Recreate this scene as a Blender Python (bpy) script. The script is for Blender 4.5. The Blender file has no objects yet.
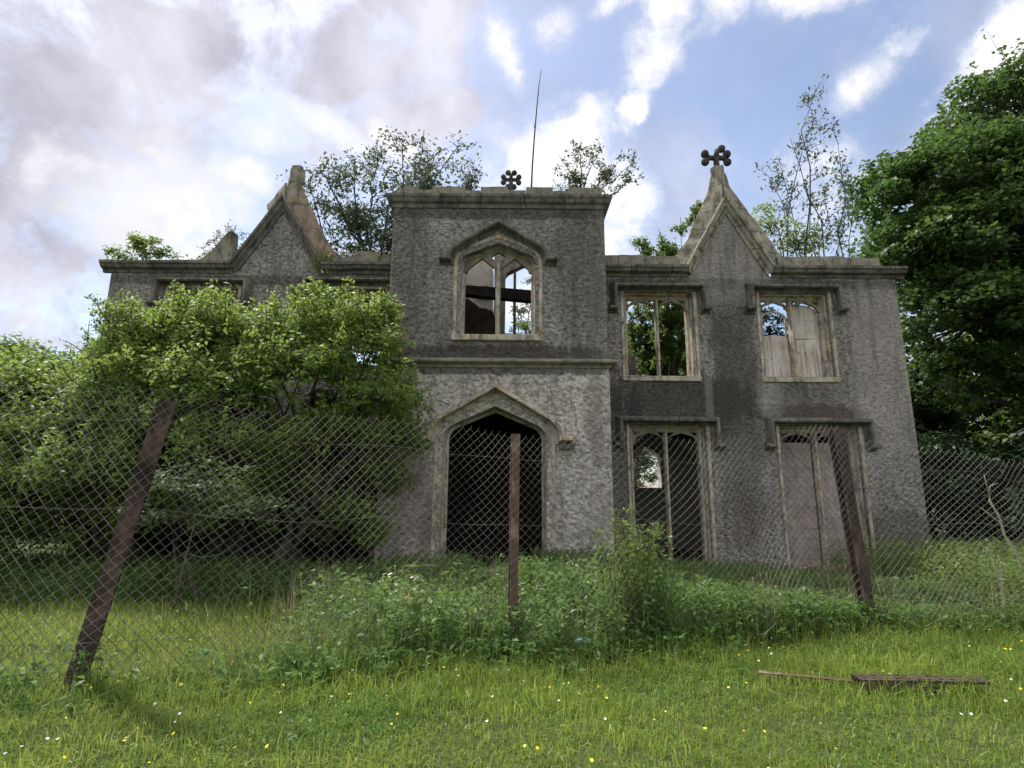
import bpy, bmesh, math, random
import numpy as np
from mathutils import Vector, Matrix, noise as mnoise
from mathutils.geometry import tessellate_polygon
R = math.radians
sc = bpy.context.scene
col = sc.collection
rng = np.random.default_rng(7)
random.seed(7)

# ------------------------------------------------------------------ camera
EYE = 1.6
cam = bpy.data.cameras.new('camera'); cam.sensor_width = 36; cam.lens = 560/1024*36
cam.clip_start = .05; cam.clip_end = 3000
co = bpy.data.objects.new('camera', cam); col.objects.link(co)
CM = Matrix.Rotation(R(90+11.5), 4, 'X') @ Matrix.Rotation(R(.46), 4, 'Z')
co.matrix_world = Matrix.Translation((0, 0, EYE)) @ CM
sc.camera = co
sc.render.resolution_x = 1024; sc.render.resolution_y = 768

# ------------------------------------------------------------------ sky
SUN_EL, SUN_AZ = 59, -48          # azimuth measured from +Y towards +X
world = bpy.data.worlds.new('World'); sc.world = world; world.use_nodes = True
wn, wl = world.node_tree.nodes, world.node_tree.links
wn.clear()
def N(t, **k):
    n = wn.new(t)
    for a, b in k.items(): setattr(n, a, b)
    return n
def wmath(op, a, b=None, c=None, clamp=False):
    n = N('ShaderNodeMath', operation=op); n.use_clamp = clamp
    for i, v in enumerate((a, b, c)):
        if v is None: continue
        if isinstance(v, (int, float)): n.inputs[i].default_value = v
        else: wl.new(v, n.inputs[i])
    return n.outputs[0]
sky = N('ShaderNodeTexSky', sky_type='NISHITA'); sky.sun_disc = False
sky.sun_elevation = R(SUN_EL); sky.sun_rotation = R(SUN_AZ)
sky.air_density = 1.0; sky.dust_density = 1.4; sky.ozone_density = 1.2
tc = N('ShaderNodeTexCoord')
nz = N('ShaderNodeTexNoise'); nz.inputs['Scale'].default_value = 3.2; nz.inputs['Detail'].default_value = 9; nz.inputs['Roughness'].default_value = .65
wl.new(tc.outputs['Generated'], nz.inputs['Vector'])
sub = N('ShaderNodeVectorMath', operation='SUBTRACT'); wl.new(nz.outputs['Color'], sub.inputs[0]); sub.inputs[1].default_value = (.5, .5, .5)
scl = N('ShaderNodeVectorMath', operation='SCALE'); wl.new(sub.outputs[0], scl.inputs[0]); scl.inputs['Scale'].default_value = .17
warp = N('ShaderNodeVectorMath', operation='ADD'); wl.new(tc.outputs['Generated'], warp.inputs[0]); wl.new(scl.outputs[0], warp.inputs[1])
def skydir(az, el):
    return Vector((math.sin(R(az))*math.cos(R(el)), math.cos(R(az))*math.cos(R(el)), math.sin(R(el))))
nf = N('ShaderNodeTexNoise'); nf.inputs['Scale'].default_value = 7; nf.inputs['Detail'].default_value = 10; nf.inputs['Roughness'].default_value = .62; nf.inputs['Distortion'].default_value = .25
wl.new(tc.outputs['Generated'], nf.inputs['Vector'])
FRAY = wmath('MULTIPLY', wmath('SUBTRACT', nf.outputs[0], .5), 7.5)
def cloud(az, el, ra, re, rot=0, soft=.5):
    """one cloud bank: an ellipse of the sky (degrees) with noise-torn edges; returns its coverage"""
    d = skydir(az, el)
    e = Vector((math.cos(R(az)), -math.sin(R(az)), 0)); u = e.cross(d).normalized()
    if u.z < 0: u = -u
    a = e*math.cos(R(rot)) + u*math.sin(R(rot)); b = -e*math.sin(R(rot)) + u*math.cos(R(rot))
    s = N('ShaderNodeVectorMath', operation='SUBTRACT'); wl.new(warp.outputs[0], s.inputs[0]); s.inputs[1].default_value = d
    acc = None
    for ax, r in ((a, ra), (b, re), (d, 60)):
        dp = N('ShaderNodeVectorMath', operation='DOT_PRODUCT'); wl.new(s.outputs[0], dp.inputs[0]); dp.inputs[1].default_value = ax/math.radians(r)
        q = wmath('MULTIPLY', dp.outputs['Value'], dp.outputs['Value'])
        acc = q if acc is None else wmath('ADD', acc, q)
    acc = wmath('ADD', acc, FRAY)
    m = N('ShaderNodeMapRange', interpolation_type='SMOOTHSTEP'); wl.new(acc, m.inputs[0])
    m.inputs[1].default_value = 1.35+soft*1.5; m.inputs[2].default_value = .35-soft*1.6
    m.inputs[3].default_value = 0; m.inputs[4].default_value = 1
    return m.outputs[0]
def vmax(ls):
    acc = ls[0]
    for x in ls[1:]: acc = wmath('MAXIMUM', acc, x)
    return acc
#CLOUDS
GREY = [(-31, 40, 20, 9.5, 4, .3), (-44, 30, 12, 12, 20, .4), (-16, 41.5, 9, 6.5, -8, .25), (-9.5, 38.5, 5, 4, -30, .3), (-45, 17, 10, 8, 0, .3), (-31, 51, 20, 8, 0, .4), (-60, 30, 16, 20, 0, .5), (-60, 60, 30, 12, 0, .5)]
WHITE = [(-35, 25.5, 6.5, 3.6, 8, .45), (-31, 21, 3.5, 3.5, 0, .6), (-28, 29, 2.6, 1.6, 0, .6), (-21, 34.4, 4.6, 1.0, -14, .55), (-26.5, 32.6, 2.5, 1.8, 20, .7), (-13.5, 34.8, 2.2, .9, -30, .6), (-22.4, 44.8, 2.6, .9, 0, .7),
         (6, 34.0, 5.2, 2.6, 20, .5), (.5, 31, 3.6, 4.5, 0, .5), (10.5, 28.5, 3.6, 4.5, 20, .5), (14, 36.5, 1.8, 1.0, 30, .6), (-.3, 41.7, 1.5, 2.8, 15, .45), (5.0, 43.2, 2.2, 1.3, 20, .6),
         (17, 41.2, 2.6, 3.8, -30, .6), (13, 45, 3, 1.0, 20, .8), (36, 35, 3.2, 1.8, 40, .7), (38, 36.5, 2, 1, 0, .8), (44.5, 32.5, 2.6, 7, -40, .4), (38.5, 27.5, 4, 2.2, 45, .6), (33, 26, 4, 5, 0, .55), (47, 26, 7, 6, 0, .5), (8, 22, 14, 3.5, 0, .6), (-18, 21, 7, 3, 0, .6),
         (31, 42, 5, 1.4, -20, .9), (24, 42.5, 5, 1.2, 30, .9), (-8, 56, 12, 4, 0, .5)]
cg = vmax([cloud(*c) for c in GREY]); cw = vmax([cloud(*c) for c in WHITE])
# the rest of the sky dome, behind and overhead: broken cloud everywhere
nb = N('ShaderNodeTexNoise'); nb.inputs['Scale'].default_value = 2.3; nb.inputs['Detail'].default_value = 6
wl.new(tc.outputs['Generated'], nb.inputs['Vector'])
sep = N('ShaderNodeSeparateXYZ'); wl.new(tc.outputs['Generated'], sep.inputs[0])
back = N('ShaderNodeMapRange', interpolation_type='SMOOTHSTEP'); wl.new(sep.outputs[1], back.inputs[0]); back.inputs[1].default_value = .45; back.inputs[2].default_value = .1
thr = N('ShaderNodeMapRange', interpolation_type='SMOOTHSTEP'); wl.new(nb.outputs[0], thr.inputs[0]); thr.inputs[1].default_value = .36; thr.inputs[2].default_value = .5
cb = wmath('MULTIPLY', thr.outputs[0], back.outputs[0])
# thin veil that pales the blue
nv = N('ShaderNodeTexNoise'); nv.inputs['Scale'].default_value = 5; nv.inputs['Detail'].default_value = 7; nv.inputs['Distortion'].default_value = .6
wl.new(tc.outputs['Generated'], nv.inputs['Vector'])
veil = N('ShaderNodeMapRange'); wl.new(nv.outputs[0], veil.inputs[0]); veil.inputs[1].default_value = .38; veil.inputs[2].default_value = .72; veil.inputs[3].default_value = .16; veil.inputs[4].default_value = .60
cover = vmax([cg, cw, cb, veil.outputs[0]])
# brightness of the cloud: lavender grey bellies, white sunlit rims
rim = vmax([wmath('MULTIPLY', cw, wmath('SUBTRACT', 1.0, wmath('MULTIPLY', cg, .45))), cb])
mx = N('ShaderNodeMix', data_type='RGBA'); wl.new(rim, mx.inputs[0])
nt = N('ShaderNodeTexNoise'); nt.inputs['Scale'].default_value = 4; nt.inputs['Detail'].default_value = 8; wl.new(warp.outputs[0], nt.inputs['Vector'])
gm = N('ShaderNodeMix', data_type='RGBA')
tr = N('ShaderNodeMapRange'); wl.new(nt.outputs[0], tr.inputs[0]); tr.inputs[1].default_value = .44; tr.inputs[2].default_value = .66
wl.new(tr.outputs[0], gm.inputs[0]); gm.inputs[6].default_value = (.31, .305, .365, 1); gm.inputs[7].default_value = (.54, .53, .59, 1)
wl.new(gm.outputs[2], mx.inputs[6]); mx.inputs[7].default_value = (.74, .735, .745, 1)
b1 = N('ShaderNodeBackground'); wl.new(sky.outputs[0], b1.inputs[0]); b1.inputs[1].default_value = .125
b2 = N('ShaderNodeBackground'); wl.new(mx.outputs[2], b2.inputs[0]); b2.inputs[1].default_value = 1
ms = N('ShaderNodeMixShader'); wl.new(cover, ms.inputs[0]); wl.new(b1.outputs[0], ms.inputs[1]); wl.new(b2.outputs[0], ms.inputs[2])
wo = N('ShaderNodeOutputWorld'); wl.new(ms.outputs[0], wo.inputs[0])

sun = bpy.data.lights.new('sun', 'SUN'); sun.energy = 3.8; sun.angle = R(6); sun.color = (1, .95, .86)
so = bpy.data.objects.new('sun', sun); col.objects.link(so)
so.rotation_euler = (-skydir(SUN_AZ, SUN_EL)).to_track_quat('-Z', 'Y').to_euler()
sc.view_settings.view_transform = 'Standard'; sc.view_settings.look = 'None'; sc.view_settings.gamma = 1
sc.view_settings.exposure = 0.75
sc.render.engine = 'CYCLES'
sc.cycles.max_bounces = 6; sc.cycles.diffuse_bounces = 3; sc.cycles.transmission_bounces = 4; sc.cycles.transparent_max_bounces = 4

# ------------------------------------------------------------------ tagging
def tag(o, label=None, cat=None, group=None, kind=None):
    if label: o['label'] = label
    if cat: o['category'] = cat
    if group: o['group'] = group
    if kind: o['kind'] = kind
    return o
def empty(name, loc=(0, 0, 0)):
    o = bpy.data.objects.new(name, None); col.objects.link(o); o.location = loc; o.empty_display_size = .3
    return o
def link(name, me, mat, parent=None, smooth=False):
    o = bpy.data.objects.new(name, me); col.objects.link(o)
    if mat: me.materials.append(mat)
    if smooth:
        me.polygons.foreach_set('use_smooth', [True]*len(me.polygons))
    if parent:
        o.parent = parent
        p = parent; off = Vector((0, 0, 0))
        while p: off += p.location; p = p.parent
        o.location = -off       # geometry is written in world coordinates
    return o
class MB:
    def __init__(s): s.v = []; s.f = []
    def add(s, vs, fs):
        k = len(s.v); s.v += [tuple(v) for v in vs]; s.f += [tuple(i+k for i in f) for f in fs]; return s
    def box(s, x0, x1, y0, y1, z0, z1):
        return s.add([(x0,y0,z0),(x1,y0,z0),(x1,y1,z0),(x0,y1,z0),(x0,y0,z1),(x1,y0,z1),(x1,y1,z1),(x0,y1,z1)],
                     [(0,3,2,1),(4,5,6,7),(0,1,5,4),(1,2,6,5),(2,3,7,6),(3,0,4,7)])
    def prism(s, outer, holes, y0, y1):
        """polygon in XZ with holes, extruded along Y"""
        loops = [outer]+list(holes)
        tess = tessellate_polygon([[Vector((x, z, 0)) for x, z in l] for l in loops])
        pts = [p for l in loops for p in l]; n = len(pts)
        vs = [(x, y0, z) for x, z in pts]+[(x, y1, z) for x, z in pts]
        fs = [tuple(t) for t in tess]+[tuple(i+n for i in reversed(t)) for t in tess]
        k = 0
        for l in loops:
            m = len(l)
            for i in range(m):
                a, b = k+i, k+(i+1) % m
                fs.append((a, b, b+n, a+n))
            k += m
        return s.add(vs, fs)
    def sweep(s, path, prof, cap=True, jitter=0):
        """profile points (offset, y) swept along an XZ path with mitred corners"""
        m = len(path); rows = []
        for i in range(m):
            p = Vector(path[i])
            d1 = (p-Vector(path[i-1])).normalized() if i else None
            d2 = (Vector(path[i+1])-p).normalized() if i < m-1 else None
            d1 = d1 or d2; d2 = d2 or d1
            n1 = Vector((-d1.y, d1.x)); n2 = Vector((-d2.y, d2.x))
            b = (n1+n2).normalized(); c = max(.35, b.dot(n1)); b = b/c
            rows.append([(p.x+b.x*o, y, p.y+b.y*o) for o, y in prof])
        k = len(prof); vs = [v for r in rows for v in r]; fs = []
        if jitter: vs = [(x+random.uniform(-1, 1)*jitter, y+random.uniform(-1, 1)*jitter, z+random.uniform(-1, 1)*jitter) for x, y, z in vs]
        for i in range(m-1):
            for j in range(k):
                a = i*k+j; b = i*k+(j+1) % k
                fs.append((a, b, b+k, a+k))
        if cap: fs += [tuple(range(k)), tuple((m-1)*k+j for j in reversed(range(k)))]
        return s.add(vs, fs)
    def tube(s, pts, rad, n=6):
        pts = [Vector(p) for p in pts]
        if isinstance(rad, (int, float)): rad = [rad]*len(pts)
        vs = []; up = Vector((0, 0, 1))
        for i, p in enumerate(pts):
            d = (pts[min(i+1, len(pts)-1)]-pts[max(i-1, 0)]).normalized()
            a = d.cross(up if abs(d.z) < .9 else Vector((1, 0, 0))).normalized(); b = d.cross(a)
            for j in range(n):
                t = 2*math.pi*j/n; vs.append(p+a*math.cos(t)*rad[i]+b*math.sin(t)*rad[i])
        fs = []
        for i in range(len(pts)-1):
            for j in range(n):
                fs.append((i*n+j, i*n+(j+1) % n, (i+1)*n+(j+1) % n, (i+1)*n+j))
        fs += [tuple(reversed(range(n))), tuple((len(pts)-1)*n+j for j in range(n))]
        return s.add(vs, fs)
    def ball(s, c, r, sq=(1, 1, 1), nu=10, nv=7):
        vs = []; fs = []
        for i in range(nv+1):
            t = math.pi*i/nv
            for j in range(nu):
                a = 2*math.pi*j/nu
                vs.append((c[0]+r*sq[0]*math.sin(t)*math.cos(a), c[1]+r*sq[1]*math.sin(t)*math.sin(a), c[2]+r*sq[2]*math.cos(t)))
        for i in range(nv):
            for j in range(nu):
                fs.append((i*nu+j, i*nu+(j+1) % nu, (i+1)*nu+(j+1) % nu, (i+1)*nu+j))
        return s.add(vs, fs)
    def build(s, name, mat, parent=None, smooth=False, bevel=0, wear=0):
        me = bpy.data.meshes.new(name); me.from_pydata(s.v, [], s.f); me.validate()
        bm = bmesh.new(); bm.from_mesh(me)
        bmesh.ops.remove_doubles(bm, verts=bm.verts, dist=.0005)
        bmesh.ops.recalc_face_normals(bm, faces=bm.faces)
        if bevel: bmesh.ops.bevel(bm, geom=[e for e in bm.edges if e.calc_face_angle(0) > .5], offset=bevel, segments=1, affect='EDGES')
        if wear:
            bmesh.ops.subdivide_edges(bm, edges=[e for e in bm.edges if e.calc_length() > .3], cuts=3, use_grid_fill=True)
            for v in bm.verts:
                v.co += Vector(mnoise.noise_vector(v.co*3.1))*wear + Vector(mnoise.noise_vector(v.co*9))*wear*.4
        bm.to_mesh(me); bm.free()
        return link(name, me, mat, parent, smooth)

# ------------------------------------------------------------------ materials
def newmat(name):
    m = bpy.data.materials.new(name); m.use_nodes = True
    nt = m.node_tree; b = nt.nodes['Principled BSDF']; return m, nt, nt.nodes, nt.links, b
def mapr(nt, src, a, b, c=0, d=1, smooth=False):
    n = nt.nodes.new('ShaderNodeMapRange'); nt.links.new(src, n.inputs[0])
    if smooth: n.interpolation_type = 'SMOOTHSTEP'
    for i, v in enumerate((a, b, c, d)): n.inputs[i+1].default_value = v
    return n.outputs[0]
def noise(nt, scale, detail=6, rough=.6, vec=None, stretch=None, dist=0):
    n = nt.nodes.new('ShaderNodeTexNoise'); n.inputs['Scale'].default_value = scale
    n.inputs['Detail'].default_value = detail; n.inputs['Roughness'].default_value = rough; n.inputs['Distortion'].default_value = dist
    g = nt.nodes.new('ShaderNodeNewGeometry'); v = g.outputs['Position']
    if stretch:
        mm = nt.nodes.new('ShaderNodeVectorMath'); mm.operation = 'MULTIPLY'; nt.links.new(v, mm.inputs[0]); mm.inputs[1].default_value = stretch; v = mm.outputs[0]
    nt.links.new(v, n.inputs['Vector']); return n.outputs[0]
def mixc(nt, fac, a, b):
    n = nt.nodes.new('ShaderNodeMix'); n.data_type = 'RGBA'
    if isinstance(fac, (int, float)): n.inputs[0].default_value = fac
    else: nt.links.new(fac, n.inputs[0])
    for i, v in ((6, a), (7, b)):
        if isinstance(v, tuple): n.inputs[i].default_value = (*v, 1) if len(v) == 3 else v
        else: nt.links.new(v, n.inputs[i])
    return n.outputs[2]
def m2(nt, op, a, b):
    n = nt.nodes.new('ShaderNodeMath'); n.operation = op
    for i, v in ((0, a), (1, b)):
        if isinstance(v, (int, float)): n.inputs[i].default_value = v
        else: nt.links.new(v, n.inputs[i])
    return n.outputs[0]
def bump(nt, b, src, strength, dist=.02):
    n = nt.nodes.new('ShaderNodeBump'); n.inputs['Strength'].default_value = strength; n.inputs['Distance'].default_value = dist
    nt.links.new(src, n.inputs['Height']); nt.links.new(n.outputs[0], b.inputs['Normal']); return n
def blotch(nt, cx, cz, rx, rz, edge=.6):
    """a stain or band with a shape of its own on the wall (world x,z)"""
    g = nt.nodes.new('ShaderNodeNewGeometry'); s = nt.nodes.new('ShaderNodeSeparateXYZ'); nt.links.new(g.outputs['Position'], s.inputs[0])
    nn = noise(nt, 2.6, 8, .65, stretch=(1.6, 1.6, .45))
    w = m2(nt, 'MULTIPLY', m2(nt, 'SUBTRACT', nn, .5), 4.0)
    a = m2(nt, 'DIVIDE', m2(nt, 'SUBTRACT', s.outputs[0], cx), rx); c = m2(nt, 'DIVIDE', m2(nt, 'SUBTRACT', s.outputs[2], cz), rz)
    r = m2(nt, 'ADD', m2(nt, 'POWER', m2(nt, 'ABSOLUTE', a, 0), 3.0), m2(nt, 'POWER', m2(nt, 'ABSOLUTE', c, 0), 3.0))
    return mapr(nt, m2(nt, 'ADD', r, w), 1+edge, 1-edge, 0, 1, True)

def roughcast(name, ca, cb, cdark, stains_and_bands=()):
    m, nt, n, l, b = newmat(name)
    vor = n.new('ShaderNodeTexVoronoi'); vor.inputs['Scale'].default_value = 1; vor.feature = 'SMOOTH_F1'
    g = n.new('ShaderNodeNewGeometry'); mm = n.new('ShaderNodeVectorMath'); mm.operation = 'MULTIPLY'; mm.inputs[1].default_value = (14, 14, 18)
    l.new(g.outputs['Position'], mm.inputs[0])
    nn = n.new('ShaderNodeTexNoise'); nn.inputs['Scale'].default_value = .8; l.new(mm.outputs[0], nn.inputs['Vector'])
    ad = n.new('ShaderNodeVectorMath'); ad.operation = 'ADD'; l.new(mm.outputs[0], ad.inputs[0]); l.new(nn.outputs['Color'], ad.inputs[1])
    l.new(ad.outputs[0], vor.inputs['Vector'])
    fine = noise(nt, 10, 8, .78, stretch=(1, 1, 1.3)); big = noise(nt, .9, 5, .6); mid = noise(nt, 3.2, 6, .7, stretch=(1, 1, .5))
    c = mixc(nt, mapr(nt, big, .35, .65), ca, cb)
    c = mixc(nt, mapr(nt, fine, .48, .58, 0, .85), c, cdark)
    c = mixc(nt, mapr(nt, mid, .5, .75, 0, .45), c, cdark)
    c = mixc(nt, mapr(nt, vor.outputs['Distance'], .35, .8, 0, .6), c, tuple(x*.45 for x in cdark))
    for (cx, cz, rx, rz, colr, amt) in stains_and_bands:
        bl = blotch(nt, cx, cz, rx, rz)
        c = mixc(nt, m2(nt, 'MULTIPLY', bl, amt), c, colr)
    # rain streaks running down
    st = noise(nt, 1, 4, .6, stretch=(5, 5, .35))
    c = mixc(nt, mapr(nt, st, .52, .68, 0, .6), c, cdark)
    cr = noise(nt, 1.1, 9, .55, dist=1.2); cr = m2(nt, 'ABSOLUTE', m2(nt, 'SUBTRACT', cr, .5), 0)
    c = mixc(nt, m2(nt, 'MULTIPLY', mapr(nt, cr, .002, .008, .7, 0), mapr(nt, noise(nt, .6, 2, .5), .5, .6)), c, (.03, .027, .025))
    c = mixc(nt, mapr(nt, noise(nt, 1.9, 8, .7), .62, .70, 0, .35), c, (.42, .40, .36))
    l.new(c, b.inputs['Base Color']); b.inputs['Roughness'].default_value = .95; b.inputs['Specular IOR Level'].default_value = .15
    h = m2(nt, 'ADD', m2(nt, 'MULTIPLY', vor.outputs['Distance'], -.7), fine)
    bump(nt, b, h, 1.0, .05)
    return m
DK = (.035, .031, .03)
M = {}
M['cast_grey'] = roughcast('roughcast_grey', (.40, .375, .35), (.275, .255, .238), (.085, .078, .072),
    stains_and_bands=[(-.3, 4.62, 2.6, .22, DK, .7), (-.3, 7.95, 2.6, .16, DK, .6), (-.4, 4.9, .9, .3, DK, .4), (5.8, 6.8, 4, .13, DK, .6), (-7, 6.8, 3.2, .13, DK, .5), (5.3, 5.0, .55, 2.0, DK, .45), (1.5, 6.3, .5, 1.8, DK, .35), (-2.3, 6.6, .4, 1.5, DK, .35), (7.0, 3.6, 1.3, .2, DK, .6), (8.6, .6, 1.2, .8, DK, .5), (4.0, 3.9, 1.7, .6, DK, .75), (2.6, 2.0, .55, 2.2, DK, .5), (5.3, 3.2, .5, 2.6, (.07, .062, .058), .5), (7.0, 3.85, 1.0, .45, (.10, .085, .07), .5),  # thin wide entries are dark bands along the cornices and string course
            (5.35, 7.6, 1.0, 1.3, (.36, .33, .30), .4), (8.8, 4.6, .7, 2.2, (.38, .35, .31), .4), (4.65, 4.0, .1, .6, (.34, .33, .31), .3), (6.1, 4.0, .3, .5, (.4, .39, .36), .3),
            (-3.4, 6.2, .5, 1.2, DK, .5), (1.95, 5.4, .3, 2.4, (.12, .11, .10), .4)])
M['cast_pale'] = roughcast('roughcast_pale', (.68, .645, .59), (.54, .51, .46), (.19, .172, .15),
    stains_and_bands=[(-.3, 4.28, 2.6, .10, DK, .7), (1.75, 3.3, .2, 1.0, (.2, .18, .16), .5), (-2.2, 1.4, .55, 1.2, (.2, .16, .14), .5), (-1.3, .9, .5, .7, (.18, .15, .10), .5)])  # first entry is a dark band just below the string course
def stone(name, ca, cb, lichen, dark, dk=.5, bs=.5, joint=None, grain=(1, 1, .45)):
    m, nt, n, l, b = newmat(name)
    big = noise(nt, 1.3, 6, .65); mid = noise(nt, 7, 8, .7, stretch=grain); fine = noise(nt, 30, 6, .7)
    c = mixc(nt, mapr(nt, big, .38, .62), ca, cb)
    c = mixc(nt, mapr(nt, noise(nt, 2.7, 7, .65), .5, .66, 0, .75), c, lichen)
    c = mixc(nt, mapr(nt, mid, .46, .64, 0, dk), c, dark)
    c = mixc(nt, mapr(nt, fine, .55, .75, 0, .5), c, dark)
    h = m2(nt, 'ADD', mid, m2(nt, 'MULTIPLY', fine, .4))
    if joint:
        g = n.new('ShaderNodeNewGeometry'); sp = n.new('ShaderNodeSeparateXYZ'); l.new(g.outputs['Position'], sp.inputs[0])
        j = None
        for ax, f_ in joint:
            v = m2(nt, 'ADD', m2(nt, 'MULTIPLY', sp.outputs[ax], f_), m2(nt, 'MULTIPLY', noise(nt, .8, 2, .5), .5))
            q_ = mapr(nt, m2(nt, 'ABSOLUTE', m2(nt, 'SUBTRACT', m2(nt, 'FRACT', v, 0), .5), 0), .0, .022, 1, 0)
            j = q_ if j is None else m2(nt, 'MAXIMUM', j, q_)
        c = mixc(nt, m2(nt, 'MULTIPLY', j, .75), c, tuple(x*.6 for x in dark)); h = m2(nt, 'SUBTRACT', h, m2(nt, 'MULTIPLY', j, .6))
    l.new(c, b.inputs['Base Color']); b.inputs['Roughness'].default_value = .9; b.inputs['Specular IOR Level'].default_value = .2
    bump(nt, b, h, bs, .03); return m
M['stone'] = stone('buff_stone', (.50, .46, .38), (.36, .33, .28), (.52, .38, .16), (.085, .075, .062), .85, .6, [(2, 2.3)])
M['stone_dark'] = stone('weathered_stone', (.17, .16, .14), (.10, .095, .088), (.27, .255, .21), (.035, .033, .03), .75, .6, [(0, 1.1)])
M['stone_grey'] = stone('grey_weathered_stone', (.27, .25, .21), (.20, .18, .155), (.34, .30, .18), (.07, .06, .05), .7)
M['coping'] = stone('lichened_coping', (.36, .33, .27), (.25, .23, .19), (.42, .40, .30), (.075, .068, .056), .9, .9, [(2, 1.6)])
M['coping_brown'] = stone('rusty_brown_coping', (.33, .23, .16), (.22, .19, .15), (.27, .27, .16), (.06, .055, .045), .8, .8, [(2, 1.6)])
M['finial'] = stone('black_crusted_stone', (.07, .065, .065), (.05, .05, .05), (.12, .12, .11), (.02, .02, .02), .6)
M['parapet'] = stone('mossy_parapet_stone', (.29, .27, .22), (.20, .19, .16), (.24, .25, .12), (.06, .055, .05), .8, .8)
M['plaster'] = stone('old_plaster', (.62, .58, .52), (.50, .46, .40), (.42, .38, .33), (.22, .18, .15), .4)
M['brick'] = stone('bare_brick', (.075, .05, .04), (.05, .04, .033), (.10, .085, .06), (.02, .018, .016), .8)
M['char_and_shade'] = stone('charred_timber_and_shade', (.022, .02, .018), (.03, .026, .022), (.04, .033, .028), (.008, .008, .008), .8)  # charred wood; also interior shade painted on the inner wall and slabs
M['board'] = stone('weathered_board', (.66, .61, .56), (.50, .45, .41), (.42, .33, .25), (.12, .09, .075), .7, .4, None, (2.2, 1, .12))
M['infill'] = stone('rendered_blockwork', (.36, .31, .285), (.24, .205, .19), (.40, .35, .31), (.12, .10, .09), .6, .8, [(2, 4.4)])
M['rubble'] = stone('rubble', (.26, .13, .10), (.16, .12, .09), (.22, .2, .14), (.05, .045, .04), .7, .8)
M['bark'] = stone('bark', (.10, .085, .065), (.07, .06, .05), (.10, .11, .06), (.025, .022, .02), .7, .8)
M['twig'] = stone('dark_twig', (.05, .045, .045), (.035, .033, .033), (.06, .055, .05), (.02, .02, .02), .5, .3)
M['pale_twig'] = stone('dead_pale_twig', (.45, .40, .30), (.36, .32, .25), (.4, .36, .24), (.18, .15, .11), .5, .3)
M['rust'] = stone('rusted_iron', (.10, .068, .055), (.052, .04, .035), (.20, .14, .115), (.022, .018, .016), .9, 1.0)
M['rust_light'] = stone('flaking_rust', (.17, .10, .08), (.085, .055, .046), (.42, .34, .30), (.05, .032, .028), .6, .9)
m, nt, n, l, b = newmat('galvanised_wire'); b.inputs['Base Color'].default_value = (.27, .26, .25, 1); b.inputs['Metallic'].default_value = .25; b.inputs['Roughness'].default_value = .6; M['wire'] = m
l.new(mixc(nt, mapr(nt, noise(nt, 1.3, 4, .6), .4, .6), (.065, .056, .05), (.20, .19, .175)), b.inputs['Base Color'])

def leafmat(name, c0, c1, c2, trans=.35, rough=.5):
    m, nt, n, l, b = newmat(name)
    at = n.new('ShaderNodeAttribute'); at.attribute_name = 'rnd'
    big = noise(nt, .9, 3, .5)
    c = mixc(nt, mapr(nt, at.outputs['Fac'], 0, .6), c0, c1)
    c = mixc(nt, mapr(nt, at.outputs['Fac'], .6, 1.0), c, c2)
    c = mixc(nt, mapr(nt, big, .42, .62, 0, .4), c, tuple(x*.6 for x in c0))
    l.new(c, b.inputs['Base Color']); b.inputs['Roughness'].default_value = rough; b.inputs['Specular IOR Level'].default_value = .35
    tr = n.new('ShaderNodeBsdfTranslucent'); l.new(mixc(nt, .5, c, tuple(min(1, x*1.6) for x in c2)), tr.inputs[0])
    ms = n.new('ShaderNodeMixShader'); ms.inputs[0].default_value = trans
    l.new(b.outputs[0], ms.inputs[1]); l.new(tr.outputs[0], ms.inputs[2]); l.new(ms.outputs[0], n['Material Output'].inputs[0])
    return m
M['leaf_big'] = leafmat('sycamore_leaf', (.026, .058, .017), (.052, .108, .024), (.125, .215, .045), .35)
M['leaf_bush'] = leafmat('bush_leaf', (.075, .135, .028), (.14, .225, .04), (.27, .36, .08), .45)
M['leaf_mid'] = leafmat('tree_leaf', (.05, .10, .025), (.09, .16, .035), (.18, .26, .06), .4)
M['leaf_dark'] = leafmat('evergreen_and_shade_leaf', (.016, .035, .016), (.026, .055, .022), (.05, .09, .03), .15)  # evergreen leaves; also paints the shade among shrubs under the bushes
M['leaf_roof'] = leafmat('buddleia_leaf', (.055, .085, .045), (.08, .12, .055), (.15, .19, .08), .3)
M['leaf_lush'] = leafmat('lush_leaf', (.08, .14, .03), (.13, .22, .045), (.25, .34, .07), .4)
M['leaf_weed'] = leafmat('weed_leaf', (.05, .115, .028), (.09, .18, .04), (.21, .32, .08), .4)
M['leaf_elder'] = leafmat('elder_leaf', (.05, .09, .035), (.08, .13, .05), (.16, .21, .10), .3, .65)
M['grass'] = leafmat('grass_blade', (.07, .165, .020), (.145, .26, .032), (.42, .46, .11), .4, .45)
M['tall_grass'] = leafmat('tall_grass_blade', (.06, .13, .022), (.11, .19, .03), (.26, .28, .09), .4, .45)
M['moss'] = leafmat('moss_tuft', (.10, .13, .03), (.14, .17, .045), (.20, .22, .07), .2)
M['straw'] = leafmat('dead_stem', (.28, .25, .14), (.36, .32, .19), (.46, .42, .28), .2)
def plain(name, c, rough=.6):
    m, nt, n, l, b = newmat(name); b.inputs['Roughness'].default_value = rough
    l.new(mixc(nt, mapr(nt, noise(nt, 30, 4, .6), .35, .65), tuple(x*.75 for x in c), c), b.inputs['Base Color']); return m
M['yellow'] = plain('buttercup_petal', (.75, .6, .03)); M['white'] = plain('daisy_petal', (.8, .8, .75))
M['orange'] = plain('withered_leaf', (.62, .33, .12)); M['blue'] = plain('blue_plastic', (.16, .32, .42), .35)
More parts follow.
